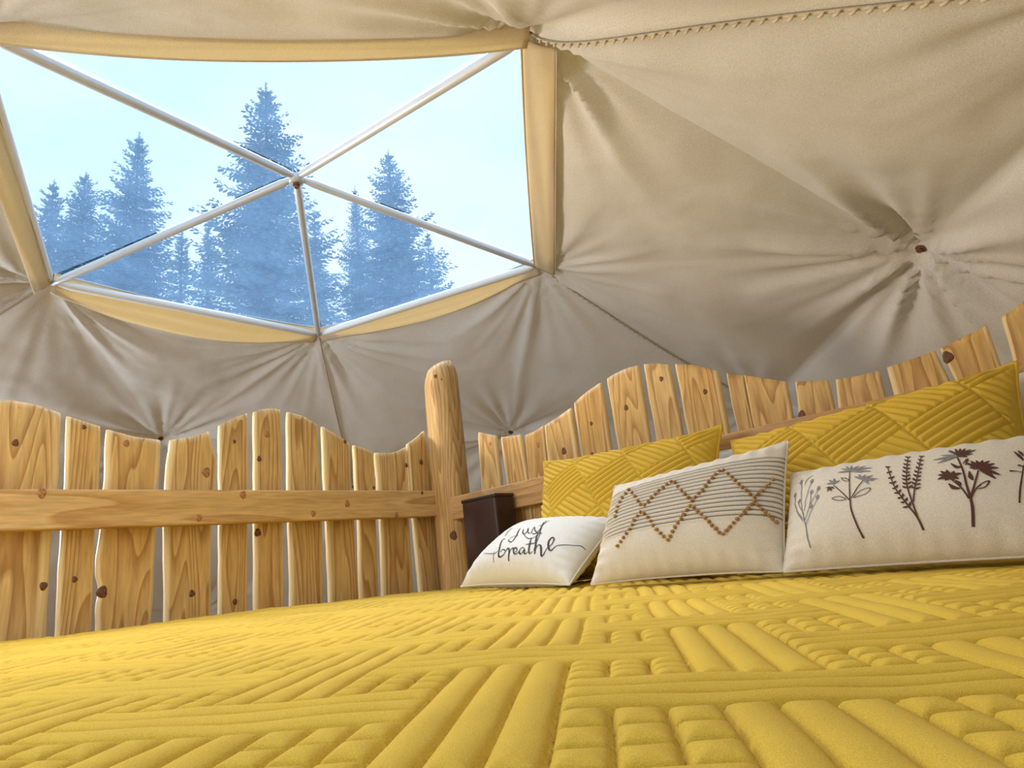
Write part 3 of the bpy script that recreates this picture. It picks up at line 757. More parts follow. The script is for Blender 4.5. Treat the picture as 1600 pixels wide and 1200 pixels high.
def rail(name, a, b, hz, mat, thick, axis_):
    """squared rail with eased edges; a, b run along the wall, hz = (bottom, top)"""
    V, F = rbox(0, 0, 0, (b - a) if axis_ == 'X' else thick, thick if axis_ == 'X' else (b - a), hz[1] - hz[0], 0.004, 2)
    o = mesh_obj(name, V, F, mat, None, smooth=False)
    return o
srail = rail('side_rail', -2.12, -0.005, (0.194, 0.283), M_RAILY, 0.040, 'Y'); srail.location = (-0.022, (-2.12 - 0.005) / 2, 0.2385); child(srail, bed)
hrail = rail('headboard_rail', 0.09, 2.06, (0.168, 0.245), M_RAILX, 0.038, 'X'); hrail.location = (1.075, -0.021, 0.2065); child(hrail, bed)
lr1 = rail('side_rail', -2.12, -0.005, (0, 0.1), M_RAILY, 0.040, 'Y'); lr1.location = (-0.022, (-2.12 - 0.005) / 2, -0.30); child(lr1, bed)
lr2 = rail('headboard_rail', 0.09, 2.06, (0, 0.1), M_RAILX, 0.038, 'X'); lr2.location = (1.075, -0.021, -0.30); child(lr2, bed)
for (y, z, r, p) in [(-1.173,0.273,0.014,1),(-0.715,0.269,0.014,1),(-0.832,0.21,0.012,1),(-0.503,0.214,0.012,1),(-0.385,0.241,0.014,1),(-0.199,0.203,0.012,1),(-0.083,0.275,0.008,0)]: knot(srail, (-0.002, y, z), r * .7, (1, 0, 0), p)

def log(name, base, top_, r0, r1, seed, knots, slope):
    rg = random.Random(seed); seg = 40; n = 60; V = []; F = []
    base = np.array(base, float); top_ = np.array(top_, float)
    for i in range(n + 1):
        f = i / n; c = base + (top_ - base) * f
        c = c + np.array([0.006 * math.sin(f * 5 + seed), 0.006 * math.cos(f * 4 + seed), 0])
        r = r0 + (r1 - r0) * f
        for k in range(seg):
            a = 2 * math.pi * k / seg
            rr_ = r * (1 + 0.055 * math.sin(3 * a + 1.5 * f + seed) + 0.030 * math.sin(7 * a - 2 * f) + 0.035 * noise.noise(Vector((math.cos(a) * 2.5, math.sin(a) * 2.5, f * 3 + seed))) )
            rr_ -= 0.0085 * max(0, noise.noise(Vector((math.cos(a) * 7, math.sin(a) * 7, f * 2.2 + seed * 3))))
            for (ka, kf, kr) in knots:
                da = (a - ka + math.pi) % (2 * math.pi) - math.pi
                rr_ += kr * math.exp(-(da / 0.28) ** 2 - ((f - kf) * np.linalg.norm(top_ - base) / 0.022) ** 2)
            x, y = rr_ * math.cos(a), rr_ * math.sin(a); z = c[2]
            if i == n:  x *= .72; y *= .72; z += 0.012
            if i == n - 1: x *= 0.93; y *= 0.93; z += 0.004
            if i >= n - 4: z += slope * (x * 0.6 + y * 0.8)
            V.append((c[0] + x, c[1] + y, z))
    for i in range(n):
        for k in range(seg):
            a = i * seg + k; b_ = i * seg + (k + 1) % seg; F.append((a, b_, b_ + seg, a + seg))
    F.append(tuple(n * seg + k for k in range(seg))); F.append(tuple(range(seg))[::-1])
    o = mesh_obj(name, V, F, M_LOG); rebase(o, tuple(base)); child(o, bed); return o
pk = [(-38,0.675,0.007,0),(-62,0.69,0.006,0),(-30,0.46,0.01,0),(-50,0.12,0.013,0)]
post = log('log_post', (0.052, 0.046, FLOORZ + 0.002), (0.018, 0.025, 0.735), 0.071, 0.062, 2, [(math.radians(-30), 0.60, 0.010), (math.radians(-80), .945, 0.006)], 0.35)
log('log_post', (2.03, 0.046, FLOORZ + 0.002), (2.03, 0.055, 0.70), 0.066, 0.056, 5, [(1.0, 0.6, 0.01)], 0.2)
log('log_post', (0.02, -2.18, FLOORZ + 0.002), (0.02, -2.18, 0.50), 0.062, 0.056, 8, [(1.0, 0.6, 0.01)], 0.2)
log('log_post', (2.03, -2.18, FLOORZ + 0.002), (2.03, -2.18, 0.0), 0.062, 0.056, 9, [(1.0, 0.6, 0.01)], 0.2)
fr_ = rail('foot_rail', 0.04, 2.0, (0, .14), M_RAILX, 0.04, 'X'); fr_.location = (1.02, -2.16, -0.40); child(fr_, bed)
fr2 = rail('side_rail', -2.14, 0.02, (0, .14), M_RAILY, 0.04, 'Y'); fr2.location = (2.02, -1.06, -0.40); child(fr2, bed)
for k in range(8):
    sl = rail('bed_slat', 0, 1.98, (0, .02), M_RAILX, 0.09, 'X'); sl.location = (1.01, -0.15 - k * 0.27, -0.335); child(sl, bed)
for (ang, z, r, p) in pk:
    f = (z - FLOORZ) / (0.735 - FLOORZ); rr_ = 0.071 + (0.062 - 0.071) * f + 0.0012
    c = (0.052 - 0.034 * f + 0.006 * math.sin(f * 5 + 2), 0.046 - 0.021 * f + 0.006 * math.cos(f * 4 + 2)); a = math.radians(ang); knot(post, (c[0] + rr_ * math.cos(a), c[1] + rr_ * math.sin(a), z), r, (math.cos(a), math.sin(a), 0), p)

# upright dark block with a thin top slab, filling the corner
V, F = rbox(0, 0, 0, 0.150, 0.085, 0.250, 0.010, 3)
bx_ = mesh_obj('dark_block', V, F, M_DARKBOX, None); 
bxr = empty('dark_block', (0.315, -0.0905, -0.044)); child(bx_, bxr); bx_.name = 'body'; bx_.location = (0, 0, 0.125)
V, F = rbox(0, 0, 0, 0.151, 0.086, 0.012, 0.004, 2); ld = mesh_obj('top_slab', V, F, M_DARKBOX, bxr); ld.location = (0, 0, 0.2515)
tag(bxr, 'tall dark brown block in the corner behind the breathe cushion', 'box')

# ------------------------------------------------------------------ pillows
def quilted(m_): return m_
M_BOHO, n_, b_, o_ = newmat('boho_weave')
uvn = N(n_, 'UVMap'); sx = N(n_, 'SeparateXYZ'); n_.links.new(uvn.outputs[0], sx.inputs[0])
vm = N(n_, 'Math', operation='MULTIPLY'); vm.inputs[1].default_value = 27.0; n_.links.new(sx.outputs['Y'], vm.inputs[0])
vf = N(n_, 'Math', operation='FRACT'); n_.links.new(vm.outputs[0], vf.inputs[0])
st_ = ramp(n_, [(0.0, (0.74, 0.70, 0.64)), (0.52, (0.74, 0.70, 0.64)), (0.60, (0.30, 0.27, 0.26)), (0.92, (0.30, 0.27, 0.26)), (1.0, (0.74, 0.70, 0.64))]); n_.links.new(vf.outputs[0], st_.inputs['Fac'])
m1 = N(n_, 'Math', operation='GREATER_THAN'); m1.inputs[1].default_value = 0.335; n_.links.new(sx.outputs['Y'], m1.inputs[0])
m2 = N(n_, 'Math', operation='LESS_THAN'); m2.inputs[1].default_value = 0.86; n_.links.new(sx.outputs['Y'], m2.inputs[0])
m3 = N(n_, 'Math', operation='MULTIPLY'); n_.links.new(m1.outputs[0], m3.inputs[0]); n_.links.new(m2.outputs[0], m3.inputs[1])
tcb = N(n_, 'TexCoord'); nb_ = N(n_, 'TexNoise', Scale=700.0, Detail=2.0); n_.links.new(tcb.outputs['Object'], nb_.inputs['Vector'])
cb = mixc(n_, m3.outputs[0], (0.74, 0.69, 0.62), st_.outputs['Color'])
rb_ = ramp(n_, [(0.3, (0.82,) * 3), (0.7, (1.1,) * 3)]); n_.links.new(nb_.outputs['Fac'], rb_.inputs['Fac'])
n_.links.new(mixc(n_, 1.0, cb, rb_.outputs['Color'], 'MULTIPLY'), b_.inputs['Base Color']); b_.inputs['Roughness'].default_value = 0.95; b_.inputs['Specular IOR Level'].default_value = 0.1

def make_pillow(key, name, mat, label, nu, nv, relief=None, piping=None, cat='pillow', group=None, pipename='piping'):
    P = PIL[key]; c = [np.array(q) for q in P['c']]
    Wd = np.linalg.norm(c[1] - c[0]); Hd = np.linalg.norm(c[3] - c[0])
    gu = np.linspace(-1, 1, nu + 1); gv = np.linspace(-1, 1, nv + 1)
    gu = np.sign(gu) * (1 - (1 - np.abs(gu)) ** 1.25) ; gv = np.sign(gv) * (1 - (1 - np.abs(gv)) ** 1.25)
    U, Vv = np.meshgrid(gu, gv, indexing='ij')
    allv = []; alluv = []; F = []
    for s_, side in enumerate((1.0, -1.0)):
        ex_ = np.zeros_like(U)
        if relief is not None and side > 0: ex_ = relief(U, Vv, U * Wd / 2, Vv * Hd / 2)
        pos = pil_pos(P, U, Vv, side if side > 0 else -0.75, ex_)
        if side < 0: pos[0, :] = allv[0][0, :]; pos[-1, :] = allv[0][-1, :]; pos[:, 0] = allv[0][:, 0]; pos[:, -1] = allv[0][:, -1]
        allv.append(pos); alluv.append(np.stack([(U + 1) / 2, (Vv + 1) / 2], -1))
    V = np.concatenate([a.reshape(-1, 3) for a in allv]); UV = np.concatenate([a.reshape(-1, 2) for a in alluv])
    I = np.arange((nu + 1) * (nv + 1)).reshape(nu + 1, nv + 1)
    f1 = np.stack([I[:-1, :-1], I[1:, :-1], I[1:, 1:], I[:-1, 1:]], -1).reshape(-1, 4)
    f2 = f1[:, ::-1] + I.size
    # weld the rim: back faces use the front's rim vertices
    mp_ = np.arange(2 * I.size); rim = np.concatenate([I[0], I[-1], I[:, 0], I[:, -1]]); mp_[rim + I.size] = rim
    f2 = mp_[f2]; F = np.concatenate([f1, f2])
    used = np.unique(F); remap = -np.ones(len(V), int); remap[used] = np.arange(len(used)); V = V[used]; UV = UV[used]; F = remap[F]
    root = mesh_obj(name, V, F, mat, None, uv=UV)
    org = (c[0] + c[1]) / 2; rebase(root, tuple(org)); tag(root, label, cat, group)
    if piping is not None:
        t = np.linspace(-1, 1, 60); u_ = np.concatenate([t, np.ones(60), t[::-1], -np.ones(60)]); v_ = np.concatenate([-np.ones(60), t, np.ones(60), t[::-1]])
        path = pil_pos(P, u_, v_, 1.0); keep = [0] + [i for i in range(1, len(path)) if np.linalg.norm(path[i] - path[i - 1]) > 1e-4]
        o = MB().tube(path[keep], piping[1], 6, caps=False).build(pipename, piping[0]); child(o, root)
    return root
def q_relief(amp, flip=1, flangew=0.02):
    def f(U, V, a, b):
        edge = np.clip((1 - np.maximum(np.abs(U), np.abs(V))) / 0.06, 0, 1)
        return amp * sham_h(a * flip + 0.013, b + 0.02) * edge
    return f
make_pillow('white_left', 'sleeping_pillow', M_WHITE, 'white sleeping pillow peeking out between the two mustard pillows', 40, 30, piping=(M_WHITE, 0.0025), group=None)
make_pillow('white_right', 'sleeping_pillow', M_WHITE, 'white sleeping pillow behind the right mustard pillow, at the photo\'s right edge', 40, 30, piping=(M_WHITE, 0.0025))
make_pillow('sham_left', 'quilted_pillow', M_QUILT, 'left mustard quilted pillow leaning on the headboard behind the tufted cushion', 330, 220, relief=q_relief(0.0062), piping=(M_QUILT, 0.0035), group='mustard quilted pillows')
make_pillow('sham_right', 'quilted_pillow', M_QUILT, 'right mustard quilted pillow leaning on the headboard behind the flower cushion', 330, 220, relief=q_relief(0.0062), piping=(M_QUILT, 0.0035), group='mustard quilted pillows')
brp = make_pillow('breathe', 'lettered_cushion', M_WHITE, 'white cushion lettered just breathe lying beside the log post', 90, 60, piping=(M_WHITE, 0.0022), cat='cushion')
def boho_rel(U, V, a, b):
    v = (V + 1) / 2; on = ((v > .335) & (v < .86)).astype(float); return 0.0016 * np.cos(v * 27 * 2 * np.pi - 2.0) * on
bop = make_pillow('boho', 'tufted_cushion', M_BOHO, 'oatmeal striped cushion with ochre tufted zigzags, between the lettered and flower cushions', 90, 200, relief=boho_rel, piping=(M_OATW, 0.0022), cat='cushion')
flp = make_pillow('flower', 'flower_cushion', M_OATW, 'long pale linen cushion printed with brown wildflowers', 100, 60, piping=(M_OATW, 0.0020), cat='cushion')

# prints: thin flat ink shapes lying on the front of the cushion
def ink(key, name, strokes, mat, root, lift=0.0012):
    P = PIL[key]; m = MB()
    for pts, wds in strokes:
        pts = np.array(pts, float); k = len(pts)
        if k < 2: continue
        # resample smoothly
        d = np.r_[0, np.cumsum(np.linalg.norm(np.diff(pts, axis=0), axis=1))]
        if d[-1] < 1e-6: continue
        nn = max(4, int(d[-1] / 0.012)); tt = np.linspace(0, d[-1], nn)
        if k > 2:
            from mathutils import geometry
            dens = []
            for i in range(k - 1):
                p0 = pts[max(i - 1, 0)]; p1 = pts[i]; p2 = pts[i + 1]; p3 = pts[min(i + 2, k - 1)]
                for q in np.linspace(0, 1, 6, endpoint=False):
                    dens.append(0.5 * ((2 * p1) + (-p0 + p2) * q + (2 * p0 - 5 * p1 + 4 * p2 - p3) * q * q + (-p0 + 3 * p1 - 3 * p2 + p3) * q ** 3))
            dens.append(pts[-1]); pp = np.array(dens); wi = np.interp(np.linspace(0, 1, len(pp)), np.linspace(0, 1, len(wds)), wds)
        else:
            pp = np.array([pts[0] + (pts[1] - pts[0]) * q for q in np.linspace(0, 1, max(3, nn))]); wi = np.interp(np.linspace(0, 1, len(pp)), np.linspace(0, 1, len(wds)), wds)
        pos = pil_pos(P, pp[:, 0], pp[:, 1], 1.0, lift)
        c = [np.array(q) for q in P['c']]
        V = []; F = []
        du = 0.01
        nu_ = np.cross(pil_pos(P, pp[:, 0] + du, pp[:, 1]) - pil_pos(P, pp[:, 0] - du, pp[:, 1]), pil_pos(P, pp[:, 0], pp[:, 1] + du) - pil_pos(P, pp[:, 0], pp[:, 1] - du))
        nu_ /= np.linalg.norm(nu_, axis=1)[:, None] + 1e-12
        for i in range(len(pos)):
            dd = pos[min(i + 1, len(pos) - 1)] - pos[max(i - 1, 0)]; dd /= np.linalg.norm(dd) + 1e-12
            s = np.cross(nu_[i], dd); V += [pos[i] - s * wi[i] / 2, pos[i] + nu_[i] * 0.0003, pos[i] + s * wi[i] / 2]
        for i in range(len(pos) - 1):
            a = 3 * i; F += [(a, a + 1, a + 4, a + 3), (a + 1, a + 2, a + 5, a + 4)]
        m.add(V, F)
    o = m.build(name, mat); rebase(o, tuple(np.mean(np.array(m.v), axis=0))); child(o, root); return o
